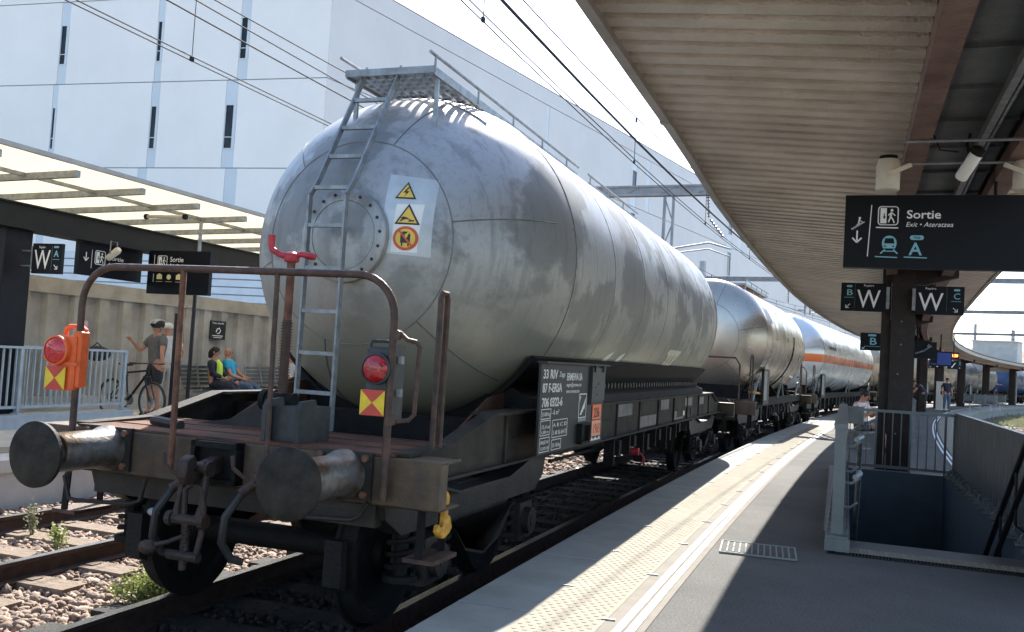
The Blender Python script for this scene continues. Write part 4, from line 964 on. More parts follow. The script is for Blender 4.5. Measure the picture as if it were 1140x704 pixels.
def coupling(parent, y, d, full=False):
    c = empty('coupling', (0,y,1.03), 0 if d > 0 else math.pi); c.parent = parent
    m = MB(); m.bx(-.17,.17,.59,.62,-.12,.14); m.bx(-.17,.17,.54,.60,.10,.135); m.bx(-.17,.17,.54,.60,-.12,-.09); m.bx(-.17,-.14,.54,.6,-.12,.135); m.bx(.14,.17,.54,.6,-.12,.135); m.build('guide_plate', 'black_steel', c)
    m = MB(); m.prism([(.62,-.06),(.42,-.07),(.30,-.10),(.25,-.05),(.27,.05),(.33,.075),(.36,.03),(.33,-.02),(.38,-.03),(.44,.02),(.62,.06)], -.035, .035, 'x'); m.build('draw_hook', 'coupling_steel', c, bevel=.006)
    m = MB(); m.cyl((-.09,.40,-.01),(.09,.40,-.01),.035,n=12); m.cyl((-.10,.40,-.01),(-.085,.40,-.01),.05,n=10); m.cyl((.085,.40,-.01),(.10,.40,-.01),.05,n=10); m.build('pin', 'coupling_steel', c)
    for sx in (-1,1):
        m = MB(); m.tube([(sx*.075,.40,.03),(sx*.08,.39,-.04),(sx*.085,.36,-.22),(sx*.08,.34,-.30)], [.026,.022,.02,.03], 8); m.build('link', 'coupling_steel', c)
    m = MB(); m.cyl((-.12,.34,-.31),(.12,.34,-.31),.032,n=10); m.cyl((-.135,.34,-.31),(-.1,.34,-.31),.045,n=10); m.cyl((.1,.34,-.31),(.135,.34,-.31),.045,n=10)
    m.tube([(0,.34,-.31),(0,.33,-.6)], .022, 8)
    for i in range(12): m.cyl((0,.339-.0005*i,-.33-.02*i),(0,.339,-.337-.02*i),.030,n=8)
    m.build('screw', 'coupling_steel', c)
    m = MB(); m.cyl((-.11,.33,-.52),(.11,.33,-.52),.03,n=10)
    m.tube([(.09,.33,-.5),(.11,.34,-.38),(.10,.36,-.22),(.06,.37,-.12),(-.0,.375,-.1),(-.05,.37,-.14),(-.03,.35,-.3),(.02,.33,-.49)], .018, 8)
    m.build('shackle', 'coupling_steel', c)
    m = MB(); m.tube([(0,.33,-.40),(-.08,.28,-.44),(-.18,.26,-.47)], .014, 8); m.ball((-.2,.26,-.48), .055, 8, (1.1,.8,.8)); m.build('weight', 'coupling_steel', c)
    return c
def hoses(parent, y, d):
    for x, zc_ in ((-.16, .9), (.34, .92)):
        h = empty('brake_hose', (x,y,zc_)); h.parent = parent
        if d < 0: h.rotation_euler.z = math.pi
        m = MB(); m.tube([(0,.62,.03),(0,.52,.03),(-.04,.45,-.02),(-.10,.38,-.16),(-.13,.40,-.32),(-.10,.46,-.42),(-.04,.5,-.44)] , [.022,.022,.022,.026,.026,.026,.022], 8); m.build('hose', 'rubber', h)
        m = MB(); m.cyl((0,.5,.03),(-.05,.44,-.03),.030,n=10); m.box((.0,.50,.065),(.07,.035,.035)); m.tube([(-.03,.45,.06),(-.10,.42,.12),(-.11,.42,.19)],.013,6); m.build('cock', 'rust_dark', h)
        if x < 0: m = MB(); m.ball((-.12,.38,-.17),.032,8,(1.4,.6,.8)); m.build('coupling_head','galv',h)

def wagon(name, s0, L, tank, Rr, ringp, label, lead=False, zc=2.62, ysl=2.6, bulge=1.43, walk=True, n=2.1):
    xa, ya = C(TX, s0); xb, yb_ = C(TX, s0+L); rz = -math.atan2(xb-xa, yb_-ya)
    w_ = empty(name, (xa, ya, 0), rz, label, 'tank wagon', 'tank wagons of the freight train')
    ys, ye = ysl, L-ysl
    tm = TANKS[tank]()
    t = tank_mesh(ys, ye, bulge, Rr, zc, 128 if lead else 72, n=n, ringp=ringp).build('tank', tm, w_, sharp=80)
    m = MB(); y = ys
    ring(m, ys, Rr, zc, .007); ring(m, ye, Rr, zc, .007)
    while y < ye-.3: ring(m, y, Rr-.001, zc, .0045); y += ringp
    m.build('weld_seam', 'seam', t)
    rI = .80
    for d, yy in ((1, ys), (-1, ye)):
        m = MB(); pts = []
        for k in range(60):
            a = 2*math.pi*k/60; x, z = rI*math.cos(a), zc+rI*math.sin(a); y = dome_y(x, z, ys, bulge, Rr, zc, n); pts.append((x, y if d > 0 else ye+(ys-y), z))
        m.tube(pts, .006, 5, closed=True)
        for k in range(6):
            a = R(12+60*k); pts = []
            for i in range(13):
                r_ = rI+(Rr-rI)*i/12; x, z = r_*math.cos(a), zc+r_*math.sin(a); y = dome_y(x, z, ys, bulge, Rr, zc, n); pts.append((x, y if d > 0 else ye+(ys-y), z))
            m.tube(pts, .006, 5)
        m.build('dome_seam', 'seam', t)
    # underframe
    def chan(sx):
        m = MB(); X = sx*1.24; I = sx*1.14
        m.prism([(.70,.99),(.70,1.17),(1.35,1.19),(2.1,1.36),(L-2.1,1.36),(L-1.35,1.19),(L-.70,1.17),(L-.70,.99)], sx*1.20, sx*1.185, 'x')
        m.bx(sx*1.14, sx*1.245, .70, L-.70, .975, .995)
        m.prism([(2.1,1.36),(L-2.1,1.36),(L-2.1,1.38),(2.1,1.38)], sx*1.05, sx*1.255, 'x')
        m.bar((sx*1.19,.7,1.18),(sx*1.19,1.35,1.20),.12,.02); m.bar((sx*1.19,1.35,1.20),(sx*1.19,2.1,1.37),.12,.02); m.bar((sx*1.19,L-1.35,1.20),(sx*1.19,L-2.1,1.37),.12,.02)
        for y in svals(2.4, L-2.4, 1.15): m.bx(sx*1.2, sx*1.222, y, y+.03, .995, 1.36)
        m.bx(sx*1.2, sx*1.206, 2.6, L-2.6, 1.17, 1.19)
        m.build('sole_bar', 'sole_steel', w_)
    def chan2(sx):
        m = MB(); m.bx(sx*1.14, sx*1.16, .70, L-.70, 1.0, 1.18); m.bx(sx*1.05, sx*1.16, .70, L-.70, .985, 1.0); m.bx(sx*1.05, sx*1.16, .70, L-.70, 1.18, 1.195)
        m.build('sole_bar', 'black_steel', w_)
    (chan if lead else chan2)(-1); (chan if lead else chan2)(1)
    if not lead:
        for q0 in svals(ys+.2, ye-.2, (ye-ys-.4)/3):
            m = MB(); A = [R(a) for a in range(-125, -54, 7)]
            m.prism([(math.cos(a)*(Rr+.01), zc+math.sin(a)*(Rr+.01)) for a in A]+[(1.0,1.2),(.9,1.15),(-.9,1.15),(-1.0,1.2)], q0-.06, q0+.06, 'y'); m.build('saddle', 'black_steel', w_)
        for q0 in svals(3.9, L-3.9, 1.1):
            m = MB(); h = rng.uniform(.25,.5); m.bx(.95,1.12,q0,q0+rng.uniform(.1,.5),1.0-h,1.0); m.tube([(1.1,q0+.3,.98),(1.15,q0+.35,.7),(1.1,q0+.6,.55)],.02,6); m.build('under_gear', 'running_gear', w_)
        for q0 in (ys-.2, ye+.2, L*.5):
            m = MB(); m.tube([(1.15,q0,1.2),(1.2,q0,1.55),(1.2,q0+.5,1.6),(1.2,q0+.8,1.2)],.022,6); m.tube([(1.2,q0-.3,1.15),(1.25,q0+.2,1.75)],.02,6); m.build('pipe', 'galv', w_)
    m = MB(); m.bx(-.25,.25,.7,L-.7,.86,1.12); m.bx(-1.14,1.14,2.3,2.6,1.0,1.3); m.bx(-1.14,1.14,L-2.6,L-2.3,1.0,1.3)
    for y in svals(4, L-4, 2): m.bx(-1.14,1.14,y-.05,y+.05,1.0,1.2)
    m.build('centre_sill', 'black_steel', w_)
    for y, d in ((.62, 1), (L-.62, -1)):
        m = MB(); m.prism([(-1.49,.885),(1.49,.885),(1.49,1.165),(-1.49,1.165)], y, y+.11*d, 'y'); m.prism([(-1.49,.885),(1.49,.885),(1.49,.90),(-1.49,.90)], y, y+.3*d, 'y'); m.prism([(-1.49,1.15),(1.49,1.15),(1.49,1.166),(-1.49,1.166)], y+.002*d, y+.3*d, 'y')
        m.build('headstock', 'beam_paint', w_, bevel=.004)
        m = MB(); m.bx(-1.17,1.17,y+.02*d,y+1.0*d,1.168,1.184)
        for k in range(3): m.bx(-1.15,1.15,y+(.3+.3*k)*d,y+(.31+.3*k)*d,1.184,1.19)
        m.build('deck', 'deck_steel', w_)
    # cradle the tank lies in
    for sx in ((-1, 1) if lead else ()):
        m = MB(); A = [R(a) for a in range(-62, -33, 4)]
        po = [(sx*(Rr+.045)*math.cos(a), zc+(Rr+.045)*math.sin(a)) for a in A]; pi_ = [(sx*(Rr+.012)*math.cos(a), zc+(Rr+.012)*math.sin(a)) for a in A]
        m.prism(po+pi_[::-1], ys-.35, ye+.35, 'y')
        x0 = (Rr+.04)*math.cos(R(-50)); z0 = zc+(Rr+.04)*math.sin(R(-50))
        m.prism([(sx*x0, z0),(sx*(x0+.06), z0+.05),(sx*1.18,1.46),(sx*1.20,1.38),(sx*.8,1.38)], ys-.3, ye+.3, 'y')
        y = ys+.1
        m.build('cradle', 'black_steel', w_)
        m = MB(); y = ys+.2
        while y < ye-.1: m.lathe([(.035,0),(.035,.012)], (sx*1.14, y, 1.55), 'x', 8) if sx > 0 else None; y += .16
        if sx > 0: m.build('hole_pattern', 'rubber', w_)
        for yy, d in ((ys-.3, -1), (ye+.3, 1)):
            m = MB(); m.prism([(yy, 1.19),(yy,1.50),(yy+.35*d,1.46),(yy+1.05*d,1.19)], sx*.95, sx*.93, 'x'); m.build('gusset', 'deck_steel', w_)
    for q0 in (ys-.32, ye+.26): m = MB(); m.bx(-.9,.9,q0,q0+.06,1.1,1.48); m.build('end_plate', 'black_steel', w_)
    bogie(w_, 2.25); bogie(w_, L-2.25)
    # brake gear and pipes hung from the frame
    m = MB()
    m.cyl((.5,L*.46,.76),(.5,L*.46+.75,.76),.14,n=18); m.cyl((-.6,L*.55,.68),(-.6,L*.55+1.1,.68),.2,n=18); m.tube([(1.0,4.4,.9),(1.0,L-4.4,.9)],.02,6); m.tube([(.95,4.4,.82),(.95,L-4.4,.80)],.016,6); m.build('brake_cylinder', 'running_gear', w_)
    for i, y in enumerate(svals(L*.40, L*.66, L*.055)):
        m = MB(); h = (.35,.28,.42,.3,.38,.26)[i % 6]; m.bx(1.02,1.14,y,y+.05,.98-h,.98); m.bx(1.0,1.16,y+.18,y+.3,.98-h*.7,.98-h*.2); m.tube([(1.08,y+.1,.95),(1.12,y+.15,.98-h),(1.0,y+.3,.98-h*1.1)],.014,6); m.build('hanger', 'running_gear', w_)
    m = MB(); y = L*.47; m.cyl((1.1,y,.72),(1.2,y,.72),.05,n=10); m.tube([(1.2,y,.72),(1.26,y+.02,.66),(1.27,y+.02,.55)],.014,6); m.build('valve_handle', 'red_paint' if lead else 'galv', w_)
    buffer_(w_, -.875, 0, 1, lead); buffer_(w_, .875, 0, 1, lead); buffer_(w_, -.875, L, -1); buffer_(w_, .875, L, -1)
    coupling(w_, 0, 1); coupling(w_, L, -1); hoses(w_, 0, 1)
    # top walkway
    if walk:
        zt = zc+Rr+(-.05 if lead else .06)
        y0w, y1w = ys-.55, ys+3.55
        for k, (a, b_) in enumerate(((y0w+ (0 if lead else .8), y1w),) if not lead else ((y0w-.48, 6.35),)):
            pass
        segs = [(1.82+.45, 6.3), (6.9, 9.6)] if lead else [(L/2-2.0, L/2+2.0)]
        for a, b_ in segs:
            wk = empty('walkway', (0,0,0)); wk.parent = w_
            m = MB()
            for k in range(9): m.bx(-.27+k*.085, -.235+k*.085, a, b_, zt, zt+.035)
            y = a
            while y < b_: m.bx(-.27,.48,y,y+.012,zt+.002,zt+.03); y += .11
            m.build('grating', 'galv' if a < 4 and lead else 'grate_red', wk)
            m = MB(); m.bx(-.29,-.275,a,b_,zt-.02,zt+.045); m.bx(.485,.50,a,b_,zt-.02,zt+.045); m.bx(-.29,.5,a-.02,a,zt-.01,zt+.045); m.bx(-.29,.5,b_,b_+.02,zt-.02,zt+.05); m.build('edge_frame', 'galv', wk)
            y = a+.12
            while y < b_:
                for x in (-.25,.47):
                    m = MB()
                    r_ = Rr if y > ys else Rr*max(.3, (1-((ys-y)/bulge)**2))**.5
                    m.bar((x,y,zt),(x*1.0,y,zc+math.sqrt(max(.04,r_*r_-x*x))-.01),.03,.03); m.build('support', 'galv', wk)
                y += 1.3
            m = MB(); m.tube([(.50,a-.1,zt+.13),(.50,b_+.05,zt+.12)],.014,8); m.tube([(-.29,a-.1,zt+.12),(-.29,b_+.05,zt+.11)],.013,8)
            y = a
            while y <= b_: m.tube([(.5,y,zt),(.5,y,zt+.13)],.010,6); y += .9
            m.build('hand_bar', 'galv', wk)
    # end platform rails and side panels, both ends of plain wagons
    def loop(x, y, z0, z1, wd, r=.02, mm='rust_dark', nm='hand_rail', ax='y'):
        m = MB(); k = wd/2
        P = [(-k,z0),(-k,z1-k)]+[(-k*math.cos(R(a)), z1-k+k*math.sin(R(a))) for a in range(0,181,30)]+[(k,z0)]
        m.tube([((x+u, y, v) if ax == 'x' else (x, y+u, v)) for u, v in P], r, 8); return m.build(nm, mm, w_)
    if not lead:
        m = MB(); m.tube([(-1.1,.75,1.17),(-1.1,.75,1.95),(-1.0,.75,2.1),(-.2,.75,2.1)],.02,8); m.tube([(1.1,.75,1.17),(1.1,.75,1.95),(1.0,.75,2.1),(.3,.75,2.1)],.02,8); m.build('end_rail','rust_dark',w_)
        loop(1.22,1.6,1.2,2.2,.35,.018,'rust_dark'); loop(1.22,L-1.6,1.2,2.2,.35,.018)
        m = MB(); m.bar((1.22,L-.9,1.2),(1.22,L-1.9,1.75),.03,.03); m.bar((1.22,L-1.9,1.75),(1.22,L-2.6,1.75),.03,.03); m.build('guard','black_steel',w_)
        m = MB(); m.bx(1.24,1.30,3.0,3.9,1.05,1.9); m.build('number_panel','panel_black',w_)
        m = MB(); m.bx(1.301,1.305,3.05,3.5,1.15,1.85); m.build('document_box','galv',w_)
    for y, sgn in ((.9,1),(L-.9,-1)):
        for sx in (-1,1):
            st = empty('step', (sx*1.33,y,0)); st.parent = w_
            for q0 in (-1,1): m = MB(); m.bar((-.0,q0*.14,.98),(.0,q0*.16,.58),.012,.05,(1,0,0)); m.build('stirrup','black_steel',st)
            m = MB(); m.bx(-.10,.10,-.17,.17,.56,.585); m.build('tread','rust_dark',st)
            m = MB(); m.bx(-.09,.02,-.16,.16,.96,.975); m.build('tread','rust_dark',st)
    return w_, t, tm

lead, ltank, ltm = wagon('tank_wagon', 4.296, 15.6, 'bare', 1.418, 1.42, 'large weathered bare-metal tank wagon with red tail lamps at the train end', True, ysl=3.35)
lead.location = (TX, 4.296, 0); lead.rotation_euler.z = -.012
L1 = 15.6; ys = 3.35
# manhole on the dome, centred on its pole
def on_dome(x, z, off): return dome_y(x, z, ys, 1.43, 1.418, 2.62)-off
MY = on_dome(0, 2.62, 0); MO = (0, MY, 2.64)
m = MB(); m.lathe([(.36,.10),(.36,-.02),(.345,-.03),(.27,-.03),(.27,.10)], MO, 'y', 48); mh = m.build('manhole', ltm, ltank)
m = MB(); m.lathe([(.27,.1),(.27,-.022),(.265,-.028),(.15,-.045),(.01,-.05)], MO, 'y', 48); m.build('manhole_cover', ltm, ltank)
m = MB()
for k in range(18): a = 2*math.pi*k/18+.1; m = MB(); m.lathe([(.013,-.036),(.013,-.028)], (.315*math.cos(a),MY,2.64+.315*math.sin(a)), 'y', 8); m.build('bolt', 'rubber', ltank)
# dome lagging band near the crown (double curved bead)
m = MB()
for off in (0, .045):
    pts = []
    for i in range(15):
        a = R(58+2.4*i-off*60); rr_ = 1.418*(.93); x, z = rr_*math.cos(a), 2.62+rr_*math.sin(a); pts.append((x-.0, on_dome(x, z, .004), z))
    m.tube(pts[:6], .010, 5)
m.build('bead', ltm, ltank)
# conforming labels
def dome_patch(poly, off, mm, name, parent, div=0):
    m = MB(); bm = bmesh.new()
    vs = [bm.verts.new((x, 0, z)) for x, z in poly]; bm.faces.new(vs)
    if div: bmesh.ops.subdivide_edges(bm, edges=bm.edges[:], cuts=div, use_grid_fill=True)
    bmesh.ops.triangulate(bm, faces=bm.faces[:])
    for v in bm.verts: v.co.y = on_dome(v.co.x, v.co.z, off)
    me = bpy.data.meshes.new(name); bm.to_mesh(me); bm.free(); me.materials.append(M(mm)); o = bpy.data.objects.new(name, me); COL.objects.link(o); o.parent = parent; return o
dome_patch([(.30,2.52),(.66,2.50),(.66,3.10),(.30,3.13)], .002, 'clean_patch', 'wiped_patch', ltank, 6)
lb = dome_patch([(.375,2.53),(.565,2.53),(.59,2.90),(.39,2.895)], .004, 'label_white', 'warning_label', ltank, 4)
def tri(cx, cz, s): return [(cx-s*.5,cz-s*.3),(cx+s*.5,cz-s*.3),(cx,cz+s*.57)]
lb2 = dome_patch(tri(.447,2.985,.155), .006, 'label_black', 'warning_triangle', ltank, 2)
dome_patch(tri(.447,2.985,.118), .008, 'label_yellow', 'face', lb2, 2)
dome_patch([(.455,3.03),(.425,2.985),(.448,2.985),(.437,2.952),(.468,2.998),(.447,2.998),(.466,3.03)], .010, 'label_black', 'bolt_mark', lb2)
lb3 = dome_patch(tri(.482,2.795,.185), .006, 'label_black', 'warning_triangle', lb, 2)
lb4 = dome_patch(tri(.482,2.795,.142), .008, 'label_yellow', 'warning_triangle', lb, 2)
dome_patch([(.43,2.785),(.45,2.80),(.475,2.795),(.51,2.775),(.535,2.775),(.53,2.765),(.505,2.763),(.49,2.76),(.50,2.778),(.47,2.78),(.45,2.772),(.435,2.76),(.43,2.765),(.445,2.785)], .010, 'label_black', 'figure_mark', lb)
circ = lambda cx, cz, r, n=28: [(cx+r*math.cos(2*math.pi*k/n), cz+r*math.sin(2*math.pi*k/n)) for k in range(n)]
dome_patch(circ(.480,2.635,.092), .006, 'label_red', 'prohibition_disc', lb, 0)
dome_patch(circ(.480,2.635,.071), .009, 'label_yellow', 'prohibition_disc', lb, 0)
dome_patch([(.445,2.60),(.515,2.60),(.515,2.665),(.50,2.685),(.46,2.685),(.445,2.665)], .011, 'label_black', 'wagon_mark', lb)
dome_patch([(.452,2.575),(.462,2.575),(.462,2.6),(.452,2.6)], .011, 'label_black', 'wagon_mark', lb); dome_patch([(.498,2.575),(.508,2.575),(.508,2.6),(.498,2.6)], .011, 'label_black', 'wagon_mark', lb)
dome_patch([(.482,2.64),(.492,2.64),(.498,2.66),(.507,2.675),(.497,2.685),(.485,2.665),(.474,2.668)], .012, 'label_yellow', 'figure_mark', lb); dome_patch(circ(.489,2.692,.007,8), .012, 'label_yellow', 'figure_mark', lb)
dome_patch([(.424,2.69),(.434,2.70),(.536,2.580),(.526,2.570)], .013, 'label_red', 'bar_mark', lb)

# ladder up the end of the tank
ld = empty('ladder', (0,0,0)); ld.parent = lead
Lp = [(-.20, 1.72, 1.18), (-.21, 1.74, 2.92), (-.19, 1.82, 3.06), (-.17, 2.40, 4.08)]
for dx in (0, .31):
    m = MB(); pts = [(x+dx, y, z) for x, y, z in Lp]
    for a, b_ in zip(pts, pts[1:]): m.bar(a, b_, .016, .05, (0,1,.3))
    m.build('stile', 'galv', ld)
def lpos(z):
    for a, b_ in zip(Lp, Lp[1:]):
        if z <= b_[2]: t = (z-a[2])/(b_[2]-a[2]); return [a[i]+(b_[i]-a[i])*t for i in range(3)]
for z in (1.45, 1.74, 2.05, 2.37, 2.69, 2.98, 3.25, 3.51, 3.77, 4.03):
    x, y, z = lpos(z); m = MB(); m.bx(x, x+.31, y-.02, y+.02, z-.014, z+.014); m.build('rung', 'galv', ld)
# end hoop rail
m = MB(); y = .55
P = [(-1.127, .94)]+[(-1.127, 1.98)]+arc(-.88, 1.98, .247, 180, 90, 7)+[(-.3, 2.228)]+[(.90, 2.222)]+arc(.925, 1.975, .247, 90, 0, 7)+[(1.172, .93)]
m.tube([(u, y, v) for u, v in P], .023, 12); m.build('end_rail', 'rust_dark', lead)
for (x, z0, z1, r_) in ((-.33, .98, 2.22, .02), (.365, 1.0, 2.21, .016)):
    m = MB(); m.tube([(x+.02, y-.01, z0), (x, y, z1)], r_, 8); m.build('rail_post', 'rust' if x < 0 else 'rust_dark', lead)
m = MB(); m.bar((-.05,y+.06,2.225),(.38,y+.06,2.225),.09,.012); m.build('bracket_plate', 'rust_dark', lead)
# handbrake: red crank, spindle, gear housing
hb = empty('handbrake', (.17, .98, 0)); hb.parent = lead
m = MB(); m.cyl((0,0,1.9),(0,0,2.36),.027,n=12); m.build('spindle','rust',hb)
m = MB(); m.cyl((0,0,1.42),(0,0,1.95),.03,n=12)
for i in range(26): m.cyl((0,0,1.45+i*.019),(0,0,1.456+i*.019),.039,n=12)
m.build('screw_thread','rust_dark',hb)
m = MB(); m.lathe([(.045,2.33),(.052,2.345),(.045,2.385),(.02,2.40)],(0,0,0),'z',14)
m.tube([(-.13,-.05,2.50),(-.128,-.05,2.44),(-.12,-.048,2.405),(-.07,-.03,2.375),(0,0,2.365),(.06,.02,2.385),(.12,.04,2.375),(.15,.05,2.372)],[.026,.022,.022,.02,.024,.02,.024,.02],10)
m.build('crank','red_paint',hb)
m = MB(); m.cyl((-.11,0,1.42),(.1,0,1.42),.055,n=14); m.cyl((-.14,0,1.42),(-.1,0,1.42),.07,n=14); m.build('nut','black_steel',hb)
m = MB(); m.bx(.07,.31,-.20,.10,1.185,1.40)
for x in (.05,.29): m.prism([(-.28,1.185),(-.28,1.40),(-.25,1.44),(-.10,1.45),(-.02,1.185)], x, x+.03, 'x')
m.build('gear_housing','lamp_body',hb)
# narrow stanchion hoop at the right side, pipe handle beside it
m = MB(); 
for xx, yy in ((1.235,1.04),): m.tube([(xx,yy-.0,1.2),(xx,yy,2.13),(xx,yy+.02,2.165),(xx+.01,yy+.06,2.165),(xx+.01,yy+.08,2.13),(xx+.01,yy+.08,1.2)],.02,8)
m.build('stanchion','rust_dark',lead)
m = MB(); m.tube([(1.18,.55,1.885),(1.22,.55,1.89),(1.26,.56,1.855),(1.31,.57,1.845),(1.33,.58,1.815),(1.31,.6,1.43),(1.28,.59,1.395),(1.22,.56,1.385),(1.17,.55,1.40)],.014,8); m.lathe([(.03,-.02),(.03,.02)],(1.195,.55,1.88),'y',10); m.lathe([(.03,-.02),(.03,.02)],(1.195,.55,1.39),'y',10); m.build('pipe_handle','rust_dark',lead)
# kinked flat tool and plate lying on the deck at left
m = MB(); m.prism([(-.78,1.19),(-.5,1.235),(-.18,1.42),(.0,1.44),(.05,1.19)], 1.35, 1.37, 'y'); m.build('chequer_plate','rubber',lead)
m = MB(); m.tube([(-.82,.95,1.22),(-.55,.9,1.205)],.035,8); m.build('grab_bar','rubber',lead)
# uncoupling handrails under the buffers
for pts in ([(-1.14,.60,.90),(-1.17,.56,.84),(-1.10,.54,.71),(-1.05,.54,.70),(-.64,.58,.715),(-.58,.60,.74),(-.555,.61,.88)], [(.52,.58,.86),(.56,.57,.79),(.62,.57,.775),(.95,.6,.79),(1.0,.6,.82),(1.05,.61,.90)]):
    m = MB(); m.tube(pts, .014, 8); m.build('shunter_handle','frame_steel',lead)
# yellow towing hook on the right flank
m = MB(); m.prism([(.82,.95),(.86,.985),(.90,.95),(.885,.84),(.93,.82),(.955,.75),(.92,.72),(.86,.70),(.80,.71),(.755,.75),(.77,.80),(.80,.77),(.835,.78),(.845,.84)], 1.40, 1.44, 'x'); m.build('towing_hook','yellow_worn',lead,bevel=.008)

# tail lamps: things of their own, hung on the rail
def tail_lamp(loc, rz, label, body, lens, rd, W, H, D, lx, lz, group='tail lamps at the train end'):
    l = empty('tail_lamp', loc, rz, label, 'lamp', group)
    m = MB(); m.bx(-W/2,W/2,0,D,0,H); m.build('housing', body, l, bevel=.012)
    m = MB(); m.lathe([(rd+.012,.0),(rd+.012,-.035),(rd,-.04),(rd-.002,0)], (lx,0,lz), 'y', 36); m.build('bezel', body, l)
    m = MB(); m.lathe([(rd,-.02),(rd*.97,-.036),(rd*.7,-.052),(rd*.3,-.06),(.002,-.061)], (lx,0,lz), 'y', 36)
    m.build('lens', lens, l)
    return l
t1 = tail_lamp((-4.775, 4.80, 1.405), R(2), 'orange tail lamp with round red lens on the left end rail', 'orange_plastic', 'red_lens', .085, .17, .36, .08, -.040, .258)
m = MB(); m.tube([(-.07,.08,.35),(-.07,.08,.40),(-.04,.08,.42),(.06,.08,.42),(.09,.08,.40),(.09,.08,.35)],.016,8); m.build('handle','orange_plastic',t1)
m = MB(); m.bx(.04,.11,.02,.10,.02,.39); m.build('battery_case','orange_plastic',t1,bevel=.008)
m = MB(); m.bx(-.02,.03,.16,.19,.05,.46); m.build('clamp','galv',t1)
m = MB(); m.bx(-.10,.12,-.012,-.004,.165,.185); m.build('ledge','orange_plastic',t1)
t2 = tail_lamp((-2.495, 4.83, 1.405), R(4), 'dark tail lamp with large red lens on the right end rail', 'lamp_body', 'dark_lens', .080, .16, .40, .14, -.005, .275)
m = MB(); m.bx(.075,.10,.0,.15,-.02,.42); m.tube([(-.07,.03,.40),(-.06,.03,.435),(.06,.03,.435),(.085,.03,.40),(.085,.03,.3)],.010,8); m.build('handle','lamp_body',t2)
for q0 in (.14,.33): m = MB(); m.box((.11,.06,q0),(.03,.04,.045)); m.build('clamp','galv',t2)
for l, x0, s_, z0 in ((t1, -.118, .158, 0.0), (t2, -.092, .150, .005)):
    x1, z1 = x0+s_, z0+s_*.98; cx, cz = (x0+x1)/2, (z0+z1)/2
    b = MB(); b.prism([(x0,z0),(x1,z0),(x1,z1),(x0,z1)], -.022, -.016, 'y'); p = b.build('marker_plate','yellow',l)
    for tri_ in ([(x0,z1),(x1,z1),(cx,cz)], [(x0,z0),(x1,z0),(cx,cz)]):
        b = MB(); b.prism(tri_, -.0245, -.0222, 'y'); b.build('red_triangle','plate_red',p)

# black number panel on the platform side, its face towards +x
pn = MB(); pn.bx(0,1.98,0,.02,0,.72); pn.bx(-.02,2.0,-.05,.03,.72,.735); pnl = pn.build('number_panel','panel_black',lead)
pnl.location = (1.395,2.64,1.045); pnl.rotation_euler = (0,0,R(90))
def T(body, size, x, z, wd, mm='white_mark', **k): return text(body, size, x, z, -.001, mm, pnl, width=wd, **k)
T('33 RIV', .10, .05, .60, .38, bold=.002); T('Zags', .06, .48, .615, .16); T('87 F-ERSA', .10, .05, .49, .52, bold=.002); T('706 0322-6', .10, .05, .375, .55, bold=.002)
T('ERMEWA SA', .088, .70, .585, .48, bold=.002); T('wagons@ermewa.com', .05, .70, .53, .46); T('www.ermewa.com', .05, .70, .475, .40)
T('33 000 kg', .045, .06, .30, .22); T('- 6 m³', .06, .32, .305, .20)
def frame(x0, z0, x1, z1, t=.006, mm='white_mark', nm='table_frame'):
    b = MB()
    for a in ((x0,z0,x1,z0),(x0,z1,x1,z1),(x0,z0,x0,z1),(x1,z0,x1,z1)): b.bar((a[0],-.0015,a[1]),(a[2],-.0015,a[3]),t,.002,(0,1,0))
    return b.build(nm, mm, pnl)
frame(.05,.28,.30,.355); frame(.05,.15,.30,.265); frame(.05,.02,.30,.13); frame(.36,.12,.78,.26); frame(.36,.02,.62,.10)
T('A B C D', .045, .38, .205, .38); T('S 48 56 64 71', .05, .38, .14, .38); T('15,4 m', .045, .07,.20,.2); T('1,80 m', .035, .07,.163,.18); T('REV', .04, .07, .08, .2); T('12.09.18', .035, .07, .035, .2); T('25 150 kg', .045, .38, .04, .22)
frame(1.12,.25,1.36,.46,.010,nm='logo_frame')
for k in range(3): flatpoly([(1.16+k*.045,.275+k*.025),(1.21+k*.045,.275+k*.025),(1.34,.39+k*.018),(1.33,.42)], 'white_mark', pnl, 'logo_stroke', -.001, .001+.0006*k)
flatpoly([(1.14,.39),(1.18,.44),(1.15,.445)],'white_mark',pnl,'logo_stroke',-.001,.001); T('ERMEWA', .035, 1.12, .215, .24)
b = MB(); b.bx(1.10,1.12,-.05,0,.03,.2); b.bx(1.36,1.38,-.05,0,.03,.2); b.bx(1.10,1.38,-.05,0,.185,.2); b.bx(1.10,1.38,-.05,0,.02,.04); b.bx(1.12,1.36,-.012,0,.04,.19); b.build('document_holder','black_steel',pnl)
b = MB(); b.bx(1.45,1.96,-.015,0,.39,.70); b.bx(1.44,1.46,-.03,0,.36,.71); 
for x in (1.55,1.85): b.bx(x,x+.06,-.03,0,.66,.72)
b.build('flap','lamp_body',pnl)
b = MB()
for dx,dz in ((.62,.52),(.72,.55),(.68,.45)): b.lathe([(.012,-.018),(.012,-.014)],(1.0+dx,0,dz),'y',8)
b.build('screw','rubber',pnl)
flatpoly([(1.58,.215),(1.90,.215),(1.90,.355),(1.58,.355)],'warn_orange',pnl,'hazard_plate',-.004,.003); flatpoly([(1.58,.06),(1.90,.06),(1.90,.205),(1.58,.205)],'warn_faded',pnl,'hazard_plate',-.004,.003)
text('236', .13, 1.63, .235, -.0075, 'label_black', pnl, width=.2, bold=.002); text('1965', .13, 1.62, .085, -.0075, 'label_red', pnl, width=.23, bold=.002)
flatpoly([(1.56,.02),(1.60,.055),(1.66,.03),(1.74,.05),(1.80,.025),(1.88,.055),(1.92,.02)],'white_mark',pnl,'paint_chips',-.004,.003)
